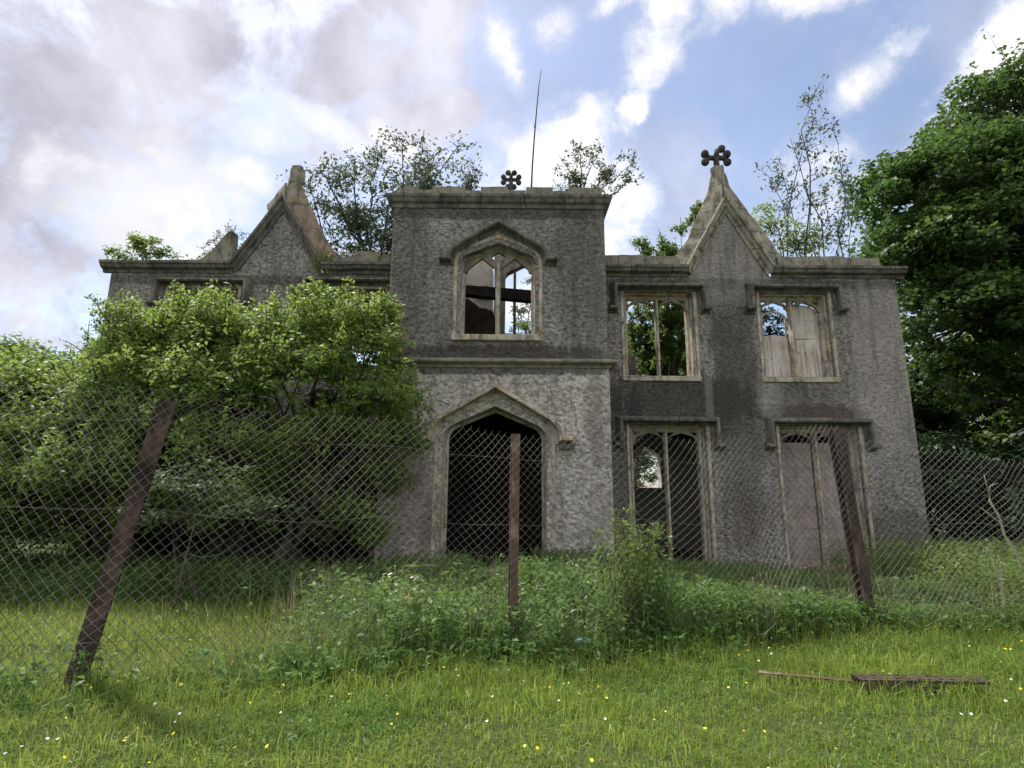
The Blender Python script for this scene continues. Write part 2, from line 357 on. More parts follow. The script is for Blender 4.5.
M['cream'] = plain('elder_blossom', (.62, .64, .45)); M['feather'] = plain('grey_feather', (.13, .13, .125), .8)
m, nt, n, l, b = newmat('soil_and_turf')
c = mixc(nt, mapr(nt, noise(nt, 14, 8, .7), .4, .62), (.035, .055, .010), (.065, .09, .018))
c = mixc(nt, mapr(nt, noise(nt, 1.1, 5, .6), .55, .72, 0, .6), c, (.075, .08, .03))
l.new(c, b.inputs['Base Color']); b.inputs['Roughness'].default_value = 1; bump(nt, b, noise(nt, 25, 6, .7), .8, .05); M['soil'] = m

# ------------------------------------------------------------------ ground
def gz(x, y):
    return .05*np.sin(x*.7+1)*np.cos(y*.55) + .025*np.sin(x*2.1+y*1.7) + .012*np.sin(x*7.3+2*np.sin(y*3.1))*np.sin(y*6.7+1.5*np.sin(x*2.7)) - .12*np.clip((y-8)/4, 0, 1) + .0*x
xs = np.unique(np.concatenate([np.linspace(-14, 14, 281), np.array([-900, -400, -150, -80, -50, -30, -20, 20, 30, 50, 80, 150, 400, 900.])]))
ys = np.unique(np.concatenate([np.linspace(-2, 16, 181), np.array([-400, -100, -30, -10, 20, 25, 35, 60, 120, 300, 900, 1500.])]))
gx, gy = np.meshgrid(xs, ys); gzv = np.where((np.abs(gx) < 60) & (np.abs(gy) < 60), gz(gx, gy), -.1)
nx, ny = len(xs), len(ys)
me = bpy.data.meshes.new('ground')
me.from_pydata(np.stack([gx, gy, gzv], -1).reshape(-1, 3).tolist(), [], [(j*nx+i, j*nx+i+1, (j+1)*nx+i+1, (j+1)*nx+i) for j in range(ny-1) for i in range(nx-1)])
tag(link('ground', me, M['soil'], smooth=True), kind='structure')

# ------------------------------------------------------------------ foliage machinery
def unit(a): return a/np.maximum(np.linalg.norm(a, axis=-1, keepdims=True), 1e-6)
def poly_mesh(name, V, nside, rnd, mat, parent=None):
    """V: (n, nside, 3) faces, each its own verts"""
    n = len(V); me = bpy.data.meshes.new(name)
    me.vertices.add(n*nside); me.vertices.foreach_set('co', V.reshape(-1).astype(np.float32))
    me.loops.add(n*nside); me.loops.foreach_set('vertex_index', np.arange(n*nside, dtype=np.int32))
    me.polygons.add(n); me.polygons.foreach_set('loop_start', (np.arange(n)*nside).astype(np.int32)); me.polygons.foreach_set('loop_total', np.full(n, nside, np.int32))
    a = me.attributes.new('rnd', 'FLOAT', 'POINT'); a.data.foreach_set('value', np.repeat(rnd, nside).astype(np.float32))
    me.update(); return link(name, me, mat, parent)
def leaf_quads(C, size, up=.9, asp=.5, droop=.0, out=None):
    """folded rhombic leaves at the points C"""
    n = len(C); nr = rng.normal(size=(n, 3)); nr[:, 2] = np.abs(nr[:, 2])+up
    if out is not None: nr += out
    nr = unit(nr); t = unit(np.cross(nr, rng.normal(size=(n, 3)))); t[:, 2] -= droop; t = unit(t); b = unit(np.cross(nr, t))
    s = (size*rng.uniform(.6, 1.3, (n, 1)))
    f = nr*s*.10
    return np.stack([C-t*s*.5, C+b*s*asp*.5+f, C+t*s*.55, C-b*s*asp*.5+f], 1)
def clump_points(c, r, n, flat=.55):
    d = unit(rng.normal(size=(n, 3))); rr = rng.uniform(.25, 1, (n, 1))**.5
    p = d*rr*r; p[:, 2] = p[:, 2]*flat - .25*(p[:, 0]**2+p[:, 1]**2)/r*.6
    return c+p
def branches(name, paths, mat, parent, n=5):
    mb = MB()
    for pts, rad in paths: mb.tube(pts, rad, n)
    return mb.build(name, mat, parent, smooth=True)
def bent(a, b, r0, r1, sag=.1, k=5):
    a = np.array(a, float); b = np.array(b, float); L = np.linalg.norm(b-a)
    off = rng.normal(size=3)*L*sag; pts = []; rad = []
    for i in range(k+1):
        t = i/k; pts.append(tuple(a+(b-a)*t+off*math.sin(math.pi*t)+rng.normal(size=3)*L*.012*(0 < i < k))); rad.append(r0+(r1-r0)*t)
    return pts, rad
def lobe_tree(name, base, lobes, label, cat, leafmat, leaf=.12, nclump=45, per=80, cr=.7, trunk_r=.2, group=None, up=.9, asp=.55, surf=.72, crown='crown', stems=1, bark='bark', droop=.1, flat=.55, shoots=0):
    """tree or shrub: trunk and limbs that reach every lobe; lobes are filled with leafy sprays"""
    root = tag(empty(name, base), label, cat, group)
    b0 = np.array(base, float); paths = []; Q = []; Rn = []
    lob = [np.array(l, float) for l in lobes]
    mean = np.mean([l[:3] for l in lob], axis=0)
    forks = []
    for s in range(stems):
        st = b0+np.array([rng.uniform(-.3, .3)*(stems > 1), rng.uniform(-.2, .2)*(stems > 1), -.15])
        fk = b0+(mean-b0)*np.array([.45, .45, .45])+rng.normal(size=3)*.25*(stems > 1)
        paths.append(bent(st, fk, trunk_r, trunk_r*.6, .04)); forks.append(fk)
    for i, L in enumerate(lob):
        fk = forks[i % stems]
        paths.append(bent(fk, L[:3], trunk_r*.5, trunk_r*.18, .08))
        k = max(3, int(nclump*(L[3]*L[4]*L[5])**(2/3)/4))
        d = unit(rng.normal(size=(k, 3))); d[:, 2] = np.where(d[:, 2] < -.35, -d[:, 2], d[:, 2])
        r = rng.uniform(surf, 1.08, (k, 1)); cs = L[:3]+d*r*L[3:6]
        for c, dd in zip(cs, d):
            m = int(per*rng.uniform(.5, 1.3)); rr = cr*rng.uniform(.6, 1.25)
            P = clump_points(c, rr, m, flat)
            Q.append(leaf_quads(P, leaf, up, asp, droop, dd*.5)); Rn.append(np.clip(rng.uniform(0, .75, m)+rng.uniform(-.2, .3), 0, 1))
            if rng.random() < .55: paths.append(bent(L[:3]+(c-L[:3])*.1, c, trunk_r*.12, .008, .08, 4))
        for _ in range(shoots):
            d1 = unit(rng.normal(size=3)*[1, 1, .7]+[0, -.2, .7]); a_ = L[:3]+d1*L[3:6]*.7; e_ = a_+unit(d1*.5+rng.normal(size=3)*.35+[0, 0, .6])*np.mean(L[3:6])*rng.uniform(.5, .95)
            paths.append(bent(a_, e_, .014, .004, .06, 3)); m = int(rng.uniform(22, 45)); s_ = rng.uniform(.1, 1.03, (m, 1))
            Q.append(leaf_quads(a_+(e_-a_)*s_+rng.normal(size=(m, 3))*leaf*(1.15-.7*s_), leaf*.9, .4, asp, droop)); Rn.append(rng.uniform(.3, 1, m))
    branches('trunk', paths, M[bark], root)
    poly_mesh(crown, np.concatenate(Q), 4, np.concatenate(Rn), leafmat, root)
    return root
def twiggy(name, base, targets, label, cat, leafmat, leaf=.07, dens=22, r0=.03, group=None, sub=7, sublen=.6, stem='stem', crown='foliage', asp=.5, tip=0.0, bark='twig', up=.5, spread=1.0):
    """airy sapling: main stems to the target points, side twigs, leaves strung along the twigs"""
    root = tag(empty(name, base), label, cat, group); paths = []; P = []
    for tg in targets:
        pts, rad = bent(base, tg, r0, r0*.25, .07, 8); paths.append((pts, rad))
        pts = np.array(pts); L = np.linalg.norm(pts[-1]-pts[0])
        for j in range(sub):
            t = rng.uniform(.25, 1)**.8*8*.999; i = int(t); p = pts[i]+(pts[min(i+1, 8)]-pts[i])*(t-i)
            d = unit(rng.normal(size=3)*np.array([1, 1, .6])*spread+np.array([0, 0, .55])); e = p+d*sublen*rng.uniform(.4, 1.15)*(1.2-.5*t/8)
            paths.append(bent(p, e, r0*.28, .004, .08, 3))
            k = int(dens*rng.uniform(.5, 1.3)); s = rng.uniform(.15, 1.05, (k, 1)); P.append(p+(e-p)*s+rng.normal(size=(k, 3))*.075*sublen/.6)
            for _ in range(2):
                q = p+(e-p)*rng.uniform(.3, .8); e2 = q+unit(rng.normal(size=3)+d*.8)*sublen*.45
                paths.append(bent(q, e2, r0*.15, .003, .05, 2)); k2 = k//2
                s = rng.uniform(.1, 1.05, (k2, 1)); P.append(q+(e2-q)*s+rng.normal(size=(k2, 3))*.05*sublen/.6)
    branches(stem, paths, M[bark], root, 4)
    P = np.concatenate(P)
    poly_mesh(crown, leaf_quads(P, leaf, up, asp, .2), 4, rng.uniform(0, 1, len(P)), leafmat, root)
    return root

# ------------------------------------------------------------------ the mansion
def arch(cx, z0, w, h, rf=.36, n=7):
    """four-centred arch from left springing over the apex to the right springing; half width w, rise h"""
    r = w*rf; c = w-r; D = math.hypot(c, h); phi = math.atan2(h, -c)-math.acos(min(1, r/D))
    side = [(c+r*math.cos(phi*i/n), r*math.sin(phi*i/n)) for i in range(n+1)]
    return [(cx-x, z0+z) for x, z in side]+[(cx, z0+h)]+[(cx+x, z0+z) for x, z in reversed(side)]
mansion = tag(empty('mansion', (0, 13, 0)), 'ruined two-storey gothic mansion in grey roughcast with gables and a square porch tower', 'house')
YF, YT = 13.0, 11.7
FR = lambda y: [(0, y+.42), (0, y+.24), (.045, y+.20), (.06, y+.10), (.095, y+.08), (.115, y-.014), (.18, y-.02), (.18, y+.42)]
HOOD = lambda y: [(-.01, y+.02), (-.01, y-.02), (.04, y-.06), (.05, y-.20), (.075, y-.235), (.12, y-.23), (.19, y-.05), (.19, y+.02)]

def light_plate(x0, x1, z0, z1, spring, rise, mull=.09):
    """tracery plate: two cusped arched lights under a square head, eyelets in the spandrels"""
    cx = (x0+x1)/2; hw = (x1-x0)/4-mull/4-.025
    out = [(x0, z1), (x0, spring)]
    for c in ((x0+cx)/2-.0, (x1+cx)/2+.0): out += arch(c, spring, hw, rise, .5, 5)
    out += [(x1, spring), (x1, z1)]
    holes = []
    zz = spring+rise
    def tri(a, b, c): return [a, b, c]
    if z1-spring > .25:
        s = (z1-spring)
        holes.append([(cx, z1-.045), (cx-hw*.55, z1-.045), (cx-.0, spring+s*.38)])
        holes = [[(cx-.05, z1-.05), (cx-hw*.62, z1-.05), (cx-.05, spring+s*.45)], [(cx+.05, z1-.05), (cx+.05, spring+s*.45), (cx+hw*.62, z1-.05)],
                 [(x0+.04, z1-.05), (x0+.04, spring+s*.5), (x0+hw*.55, z1-.05)], [(x1-.04, z1-.05), (x1-hw*.55, z1-.05), (x1-.04, spring+s*.5)]]
    return out, holes, cx, hw
holes_main = []
def square_window(x0, x1, z0, z1, ztop_hood, stop_z, label, bottom_hidden=False, boards=None):
    """opening x0..x1, z0..z1 in the main wall; returns the window part"""
    holes_main.append([(x0-.09, z0-.05), (x1+.09, z0-.05), (x1+.09, z1+.09), (x0-.09, z1+.09)])
    fr = MB().sweep([(x0, z0), (x0, z1), (x1, z1), (x1, z0)], FR(YF), jitter=.004)
    fr = fr.build('window', M['stone'], mansion, wear=.008); tag(fr, label)
    sl = MB(); sl.box(x0-.2, x1+.2, YF-.05, YF+.34, z0-.13, z0-.002); sl.build('sill', M['stone'], fr, bevel=.012, wear=.008)
    # hood mould with dropped ends and outward label stops
    a, b = x0-.24, x1+.24
    pth = [(a-.24, stop_z), (a, stop_z), (a, ztop_hood-.16), (b, ztop_hood-.16), (b, stop_z), (b+.24, stop_z)]
    MB().sweep(pth, HOOD(YF), jitter=.004).build('hood_mould', M['stone_dark'], fr, wear=.006)
    spring = z1-.30; out, hl, cx, hw = light_plate(x0, x1, z0, z1, spring, .235)
    MB().prism(out, hl, YF+.22, YF+.31).build('tracery', M['stone_grey'], fr, bevel=.01)
    mu = MB(); prof = [(-.045, YF+.235), (-.02, YF+.15), (.02, YF+.15), (.045, YF+.235), (.045, YF+.30), (.02, YF+.36), (-.02, YF+.36), (-.045, YF+.30)]
    mu.sweep([(cx, z0), (cx, z1-.02)], prof, jitter=.002); mu.build('mullion', M['stone'], fr, wear=.004)
    if boards: boards(fr, x0, cx, x1, z0, spring, hw)
    return fr
def boards_upper(fr, x0, cx, x1, z0, sp, hw):
    w = MB().prism([(x0+.02, z0), (cx-.05, z0+.01), (cx-.05, z0+1.10), (x0+.3, z0+1.13), (x0+.02, z0+1.10)], [[(x0+.2, z0+.5), (x0+.25, z0+.49), (x0+.23, z0+.56)]], YF+.335, YF+.36).build('board', M['board'], fr, wear=.004); tag(w, 'pale board over the lower part of the left light')
    w = MB().prism([(cx+.05, z0), (x1-.02, z0), (x1-.02, z0+1.02), (cx+.05, z0+1.02)], [[(cx+.16+k*.15, z0+.66), (cx+.21+k*.15, z0+.64), (cx+.20+k*.15, z0+.72)] for k in range(3)], YF+.335, YF+.36).build('board', M['board'], fr); tag(w, 'pale lower board of the right light with rot holes')
    w = MB().prism([(cx+.05, z0+1.045), (x1-.02, z0+1.045), (x1-.02, sp+.03), (x1-.2, sp+.18), (cx+.22, sp+.2), (cx+.05, sp+.03)], [[(cx+.16+k*.12, z0+1.5), (cx+.23+k*.12, z0+1.49), (cx+.19+k*.12, z0+1.53)] for k in range(4)], YF+.335, YF+.36).build('board', M['board'], fr); tag(w, 'pale upper board of the right light')
    a = arch((x0+cx)/2, sp-.16, hw-.01, .2, .5, 5); MB().sweep([(a[0][0], z0+1.12)]+a+[(a[-1][0], z0+1.12)], [(-.035, YF+.33), (0, YF+.325), (0, YF+.37), (-.035, YF+.37)]).build('casement', M['board'], fr)
def boards_ground(fr, x0, cx, x1, z0, sp, hw):
    w = MB().box(x0+.01, cx-.06, YF+.325, YF+.38, z0, sp+.04).build('infill_panel', M['infill'], fr, wear=.006); tag(w, 'grey pink rendered infill of the left light')
    w = MB().box(cx+.06, x1-.01, YF+.325, YF+.38, z0, sp+.04).build('infill_panel', M['infill'], fr, wear=.006); tag(w, 'grey pink rendered infill of the right light')
UZ0, UZ1, GZ0, GZ1 = 4.47, 6.48, .12, 3.20
square_window(2.82, 4.30, UZ0, UZ1, 6.76, 6.03, 'two-light upper window next to the tower on its right, open to the trees behind')
square_window(6.13, 7.60, UZ0, UZ1, 6.76, 6.03, 'two-light upper window at the right end, partly boarded with pale boards', boards=boards_upper)
square_window(2.86, 4.42, GZ0, GZ1, 3.46, 2.72, 'tall ground-floor window beside the porch, dark inside')
square_window(6.34, 7.98, GZ0, GZ1, 3.46, 2.72, 'tall ground-floor window at the right end, filled in', boards=boards_ground)
square_window(-8.32, -6.82, UZ0, UZ1, 6.80, 6.05, 'upper window at the left end, rising out of the bush')
square_window(-4.72, -3.22, UZ0, UZ1, 6.84, 6.05, 'upper window left of the tower behind bush and ivy')
square_window(-8.4, -6.85, GZ0, GZ1, 3.46, 2.72, 'ground-floor window at the left end behind the bush')
square_window(-4.75, -3.25, GZ0, GZ1, 3.46, 2.72, 'ground-floor window left of the porch behind the bush')
# main front wall with its two gables
GL, GR = (-5.80, 1.03, 8.72), (5.34, .98, 8.80)
def gable_outline(g, z): return [(g[0]-g[1]-.02, z), (g[0], g[2]-.02), (g[0]+g[1]+.02, z)]
wl_ = MB()
wl_.prism([(-9.9, -.5)]+[(-9.9, 7.0)]+gable_outline(GL, 7.0)+[(-2.45, 7.0), (-2.45, -.5)], [h for h in holes_main if h[0][0] < 0], YF, YF+.5)
wl_.prism([(1.8, -.5)]+[(1.8, 7.0)]+gable_outline(GR, 7.0)+[(9.42, 7.0), (9.42, -.5)], [h for h in holes_main if h[0][0] > 0], YF, YF+.5)
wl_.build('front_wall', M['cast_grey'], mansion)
# cornice: flat runs with the gables' raking mouldings mitred in
def COR(y, p=.22): return [(0, y+.02), (0, y-.03), (.07, y-.06), (.10, y-p*.7), (.17, y-p*.85), (.19, y-p), (.255, y-p), (.27, y+.02)]
def run(a, b, step=.5):
    n = max(1, int(abs(b-a)/step)); return [a+(b-a)*i/n for i in range(n+1)]
ZC = 6.96
MB().sweep([(-10.08, ZC)]+[(x, ZC) for x in run(-9.6, -7.2)]+[(GL[0]-GL[1]-.08, ZC)], COR(YF), jitter=.006).build('cornice', M['stone_dark'], mansion, wear=.01)
MB().sweep([(GL[0]+GL[1]+.1, ZC), (-4.3, ZC-.01), (-3.8, ZC+.01), (-3.2, ZC), (-2.74, ZC)], COR(YF), jitter=.006).build('cornice', M['stone_dark'], mansion, wear=.01)
MB().sweep([(x, ZC) for x in run(2.1, GR[0]-GR[1]-.06)], COR(YF), jitter=.006).build('cornice', M['stone_dark'], mansion, wear=.01)
MB().sweep([(GR[0]+GR[1]+.06, ZC)]+[(x, ZC) for x in run(6.9, 9.62)], COR(YF), jitter=.006).build('cornice', M['stone_dark'], mansion, wear=.01)
MB().box(9.42, 9.64, YF+.025, YF+3, ZC+.1, ZC+.26).build('cornice', M['stone_dark'], mansion, wear=.01)
MB().box(-10.1, -9.9, YF+.025, YF+3, ZC+.1, ZC+.26).build('cornice', M['stone_dark'], mansion, wear=.01)
RAKE = lambda y: [(-.06, y+.02), (-.06, y-.04), (.0, y-.05), (.04, y-.12), (.10, y-.13), (.12, y-.19), (.17, y-.19), (.17, y+.02)]
for g, mt in ((GL, 'stone_dark'), (GR, 'coping')):
    pth = [(g[0]-g[1], ZC+.1), (g[0], g[2]), (g[0]+g[1], ZC+.1)]
    MB().sweep([pth[0], ((pth[0][0]+g[0])/2, (pth[0][1]+g[2])/2), pth[1], ((pth[2][0]+g[0])/2, (pth[2][1]+g[2])/2), pth[2]], RAKE(YF), jitter=.005).build('gable_moulding', M[mt], mansion, wear=.008)
# saddle-backed copings, flaring up to the finial necks
def coping(name, inner, ridge, mat, y0, y1, label):
    ym = (y0+y1)/2; mb = MB(); k = len(inner); vs = []
    for (a, r) in zip(inner, ridge):
        vs += [(a[0], y0, a[1]), (r[0], ym-.05, r[1]), (r[0], ym+.05, r[1]), (a[0], y1, a[1])]
    fs = []
    for i in range(k-1):
        for j in range(3): fs.append((i*4+j, i*4+j+1, (i+1)*4+j+1, (i+1)*4+j))
        fs.append((i*4+3, i*4, (i+1)*4, (i+1)*4+3))
    fs += [(0, 1, 2, 3), tuple((k-1)*4+j for j in (3, 2, 1, 0))]
    o = mb.add(vs, fs).build(name, M[mat], mansion, wear=.03); tag(o, label); return o
# right gable, complete
gi = lambda g, s, z: (g[0]+s*g[1]*(g[2]+.12-z)/(g[2]+.12-7.1), z)
coping('gable_coping', [gi(GR, -1, z) for z in (7.2, 7.7, 8.1, 8.5, 8.8)]+[(5.30, 8.95), (5.33, 9.5)], [(3.95, 7.5), (4.18, 7.72), (4.48, 8.15), (4.66, 8.62), (4.93, 9.15), (5.10, 9.58), (5.18, 9.98)], 'coping', 13.0, 13.55, 'left slope of the right gable coping, cracked and lichened')
coping('gable_coping', [gi(GR, 1, z) for z in (7.2, 7.7, 8.1, 8.5, 8.8)]+[(5.38, 8.95), (5.36, 9.5)], [(6.92, 7.5), (6.72, 7.74), (6.46, 8.2), (6.16, 8.68), (5.83, 9.2), (5.60, 9.58), (5.50, 9.98)], 'coping', 13.003, 13.547, 'right slope of the right gable coping')
nk = MB(); nk.sweep([(5.35, 8.90), (5.35, 9.6), (5.34, 9.95), (5.34, 10.12)], [(-.17, 13.27), (-.1, 13.12), (.1, 13.12), (.17, 13.27), (.1, 13.42), (-.1, 13.42)], jitter=.02)
nk.build('finial_neck', M['coping'], mansion, wear=.02)
def finial(cx, y, z, s, lobes, stem, nm='finial'):
    mb = MB()
    mb.tube([(cx, y, z-stem), (cx, y, z)], [.09*s, .07*s], 8)
    for ang, keep in lobes:
        a = R(ang); d = (math.cos(a), math.sin(a)); px, pz = -d[1], d[0]
        mb.tube([(cx+d[0]*.03*s, y, z+d[1]*.03*s), (cx+d[0]*.24*s, y, z+d[1]*.24*s)], [.075*s, .06*s], 7)
        for sgn in keep:
            c = (cx+d[0]*.29*s+px*.115*s*sgn, y, z+d[1]*.29*s+pz*.115*s*sgn); mb.ball(c, .108*s, (1, .95, 1))
            mb.tube([(cx+d[0]*.17*s, y, z+d[1]*.17*s), c], [.06*s, .05*s], 6)
    return mb.build(nm, M['finial'], mansion, smooth=True, wear=.008)
f1 = finial(5.33, 13.27, 10.42, 1.0, [(82, (-1,)), (180, (-1, 1)), (0, (-1, 1))], .36); tag(f1, 'black stone cross finial on the right gable with one lobe broken off its top')
f2 = finial(-.06, 11.95, 8.93, .62, [(90, (-1, 1)), (180, (-1, 1)), (0, (-1, 1)), (270, (-1, 1))], .36); tag(f2, 'small stone cross finial on the porch tower')
# left gable: right slope complete, left slope broken off short
coping('gable_coping', [gi(GL, 1, z) for z in (7.2, 7.7, 8.1, 8.5, 8.75)]+[(-5.76, 8.9)], [(-4.42, 7.5), (-4.62, 7.8), (-4.85, 8.2), (-5.08, 8.62), (-5.30, 9.05), (-5.48, 9.45)], 'coping_brown', 13.0, 13.55, 'right slope of the left gable coping, browned and crumbling')
coping('gable_coping', [gi(GL, -1, z) for z in (8.35, 8.5, 8.7)]+[(-5.80, 8.9)], [(-6.36, 8.93), (-6.22, 9.12), (-6.05, 9.4), (-5.92, 9.6)], 'coping', 13.003, 13.547, 'left slope of the left gable coping, only its top stub left')
nk = MB(); nk.sweep([(-5.74, 8.8), (-5.70, 9.5), (-5.66, 9.72), (-5.66, 9.95)], [(-.2, 13.27), (-.12, 13.12), (.12, 13.12), (.2, 13.27), (.12, 13.42), (-.12, 13.42)], jitter=.02)
nk.build('finial_neck', M['coping'], mansion, wear=.025)
MB().sweep([(-5.66, 9.86), (-5.66, 10.05)], [(-.14, 13.27), (-.1, 13.16), (.1, 13.16), (.14, 13.27), (.1, 13.38), (-.1, 13.38)]).build('finial_stump', M['coping'], mansion, wear=.02)
# parapet of the right wing and the ragged one left of the tower
for x0, x1, h in ((2.05, 2.62, .30), (2.63, 3.3, .31), (3.31, 4.12, .29), (6.6, 7.35, .30), (7.36, 8.1, .31), (8.11, 9.12, .29)): MB().box(x0, x1, YF+.04, YF+.34, 7.21, 7.25+h).build('parapet_block', M['parapet'], mansion, wear=.02)
for x0, x1, h in ((-4.5, -3.9, .20), (-3.89, -3.3, .34), (-3.29, -2.73, .26)): MB().box(x0, x1, YF+.04, YF+.34, 7.21, 7.26+h).build('parapet_block', M['parapet'], mansion, wear=.04)
# left broken wall fragment behind the cornice
fw = MB().prism([(-8.6, 7.1), (-7.9, 7.42), (-7.5, 7.75), (-7.28, 8.15), (-7.16, 8.2), (-7.1, 7.1)], [], 13.2, 13.55).build('wall_fragment', M['parapet'], mansion, wear=.05); tag(fw, 'mossy broken stub of wall on the left wing')

# porch tower
TX0, TX1 = -2.72, 2.06
wa = arch(-.33, 6.72, .75+.08, .50, .3); da = arch(-.35, 2.80, 1.0+.08, .70, .3)
up = MB().prism([(TX0, 4.42), (TX0, 8.1), (TX1, 8.1), (TX1, 4.42)], [[(wa[0][0], 5.02)]+wa+[(wa[-1][0], 5.02)]], YT, YT+.5)
up.box(TX0, TX0+.45, YT+.501, YF+2.6, 4.42, 8.1).box(TX1-.45, TX1, YT+.501, YF+2.6, 4.42, 8.1)
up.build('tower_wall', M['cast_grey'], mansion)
lo = MB().prism([(TX0-.02, -.5), (TX0-.02, 4.415), (TX1+.02, 4.415), (TX1+.02, -.5)], [[(da[0][0], -.4)]+da+[(da[-1][0], -.4)]], YT-.03, YT+.5)
lo.box(TX0-.02, TX0+.45, YT+.501, YF-.003, -.5, 4.415).box(TX1-.45, TX1+.02, YT+.501, YF-.003, -.5, 4.415)
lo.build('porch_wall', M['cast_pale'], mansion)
def ring(z, prof, name, mat, wear=.008, x0=TX0, x1=TX1, y0=YT, y1=YF+2.6):
    """moulding that goes round the tower's three free sides; profile of (out, dz)"""
    pts = [(x0, y1), (x0, y0), (x1, y0), (x1, y1)]; nrm = [(-1, 0), (-1, -1), (1, -1), (1, 0)]
    vs = []; k = len(prof)
    for p, nn in zip(pts, nrm):
        vs += [(p[0]+nn[0]*o, p[1]+nn[1]*o, z+dz) for o, dz in prof]
    fs = [(i*k+j, i*k+(j+1) % k, (i+1)*k+(j+1) % k, (i+1)*k+j) for i in range(3) for j in range(k)]+[tuple(range(k)), tuple(3*k+j for j in range(k))]
    return MB().add(vs, fs).build(name, M[mat], mansion, wear=wear)
ring(8.05, [(-.01, 0), (.03, 0), (.05, .08), (.11, .12), (.15, .20), (.17, .22), (.17, .28), (-.01, .30)], 'tower_cornice', 'stone_dark')
ring(4.33, [(-.01, 0), (.05, 0), (.07, .05), (.17, .09), (.19, .11), (.19, .15), (-.01, .22)], 'string_course', 'stone_grey', y1=YF-.003)
tp = MB(); tp.box(TX0+.07, TX1-.03, YT+.02, YT+.30, 8.34, 8.44)
x = TX0+.07; k = 0
for wdt, h in ((.12, .1), (.35, .18), (.32, .08), (.75, .17), (.36, .08), (.62, .17), (.42, .09), (.62, .17), (.35, .08), (.55, .17), (.22, .14)):
    x2 = min(x+wdt, TX1-.03)
    if x2 > x: tp.box(x, x2-.006, YT+.02, YT+.30, 8.441, 8.44+h)
    x = x2
tp.box(TX0+.07, TX0+.35, YT+.31, YF+2.6, 8.34, 8.58).box(TX1-.31, TX1-.03, YT+.31, YF+2.6, 8.34, 8.58)
tp.build('tower_parapet', M['parapet'], mansion, wear=.012)
# tower window
ow = arch(-.33, 6.72, .75, .44, .3); pth = [(ow[0][0], 5.07)]+ow+[(ow[-1][0], 5.07)]
FRT = lambda y: [(0, y+.44), (0, y+.26), (.05, y+.22), (.07, y+.12), (.12, y+.09), (.16, y-.014), (.23, y-.02), (.23, y+.34)]
tw = MB().sweep(pth, FRT(YT)).build('window', M['stone'], mansion, wear=.006); tag(tw, 'pointed two-light window high in the porch tower')
MB().box(-1.33, .67, YT-.06, YT+.36, 4.93, 5.065).build('sill', M['stone'], tw, bevel=.015, wear=.008)
oh = arch(-.33, 6.74, 1.0, .80, .3)
MB().sweep([(oh[0][0]-.30, 6.68), (oh[0][0], 6.68)]+oh+[(oh[-1][0], 6.68), (oh[-1][0]+.30, 6.68)], HOOD(YT), jitter=.003).build('hood_mould', M['stone_dark'], tw, wear=.005)
o2 = arch(-.33, 6.72, .77, .46, .3)
out = [(o2[0][0], 6.60)]+o2+[(o2[-1][0], 6.60)]
la = arch(-.70, 6.60, .325, .34, .5, 5); lb = arch(.04, 6.60, .325, .34, .5, 5)
out = out+[p for p in reversed(lb)]+[p for p in reversed(la)]
MB().prism(out, [[(-.33, 7.10), (-.50, 6.98), (-.33, 6.82), (-.16, 6.98)]], YT+.23, YT+.33).build('tracery', M['stone_grey'], tw, bevel=.01)
MB().sweep([(-.33, 5.06), (-.33, 6.8)], [(-.055, YT+.25), (-.025, YT+.16), (.025, YT+.16), (.055, YT+.25), (.055, YT+.32), (.02, YT+.38), (-.02, YT+.38), (-.055, YT+.32)], jitter=.003).build('mullion', M['stone'], tw, wear=.004)
# doorway
dw = arch(-.35, 2.80, 1.0, .62, .3); dp = [(dw[0][0], -.4)]+dw+[(dw[-1][0], -.4)]
FRD = lambda y: [(0, y+.50), (0, y+.38), (.045, y+.35), (.06, y+.21), (.12, y+.17), (.15, y+.05), (.19, y-.014), (.25, y-.02), (.25, y+.45)]
dr = MB().sweep(dp, FRD(YT-.03)).build('doorway', M['stone'], mansion, wear=.007); tag(dr, 'open pointed stone doorway of the porch')
oh = arch(-.35, 2.78, 1.27, 1.0, .34)
MB().sweep([(oh[0][0]-.22, 2.70), (oh[0][0], 2.70)]+oh+[(oh[-1][0], 2.70), (oh[-1][0]+.34, 2.70)], HOOD(YT-.03), jitter=.003).build('hood_mould', M['stone'], dr, wear=.006)
for xx in (-1.86, 1.14): MB().box(xx-.16, xx+.17, YT-.20, YT-.035, 2.60, 2.70).build('label_stop', M['stone_dark'], dr, wear=.01)
# shell behind the facade
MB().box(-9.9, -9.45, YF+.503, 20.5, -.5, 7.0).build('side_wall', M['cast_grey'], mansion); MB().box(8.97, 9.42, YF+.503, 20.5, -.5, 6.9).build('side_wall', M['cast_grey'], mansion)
bw = [(-9.4, -.5), (-9.4, 6.6), (-7, 6.9), (-5, 6.2), (-4.2, 6.5), (-1.9, 6.9), (-1.5, 8.4), (-.6, 8.5), (-.3, 7.6), (1.6, 7.5), (1.9, 6.4), (3.6, 6.2), (4.6, 5.8), (5.6, 4.6), (7.2, 4.3), (8.9, 4.9), (8.9, -.5)]
bh = [[(4.2, 2.0)]+arch(4.75, 3.0, .55, .45)+[(5.3, 2.0)], [(-6.6, 1.0), (-5.2, 1.0), (-5.2, 3.0), (-6.6, 3.0)], [(.2, 5.0)]+arch(.8, 6.6, .6, .5)+[(1.4, 5.0)], [(-.1, .5)]+arch(-.1+.0, .6, .01, .01)[:0]+[(.9, .5), (.9, 2.4), (-.1, 2.4)]][:3]
MB().prism(bw, bh, 20.0, 20.5).build('rear_wall', M['plaster'], mansion, wear=.03)
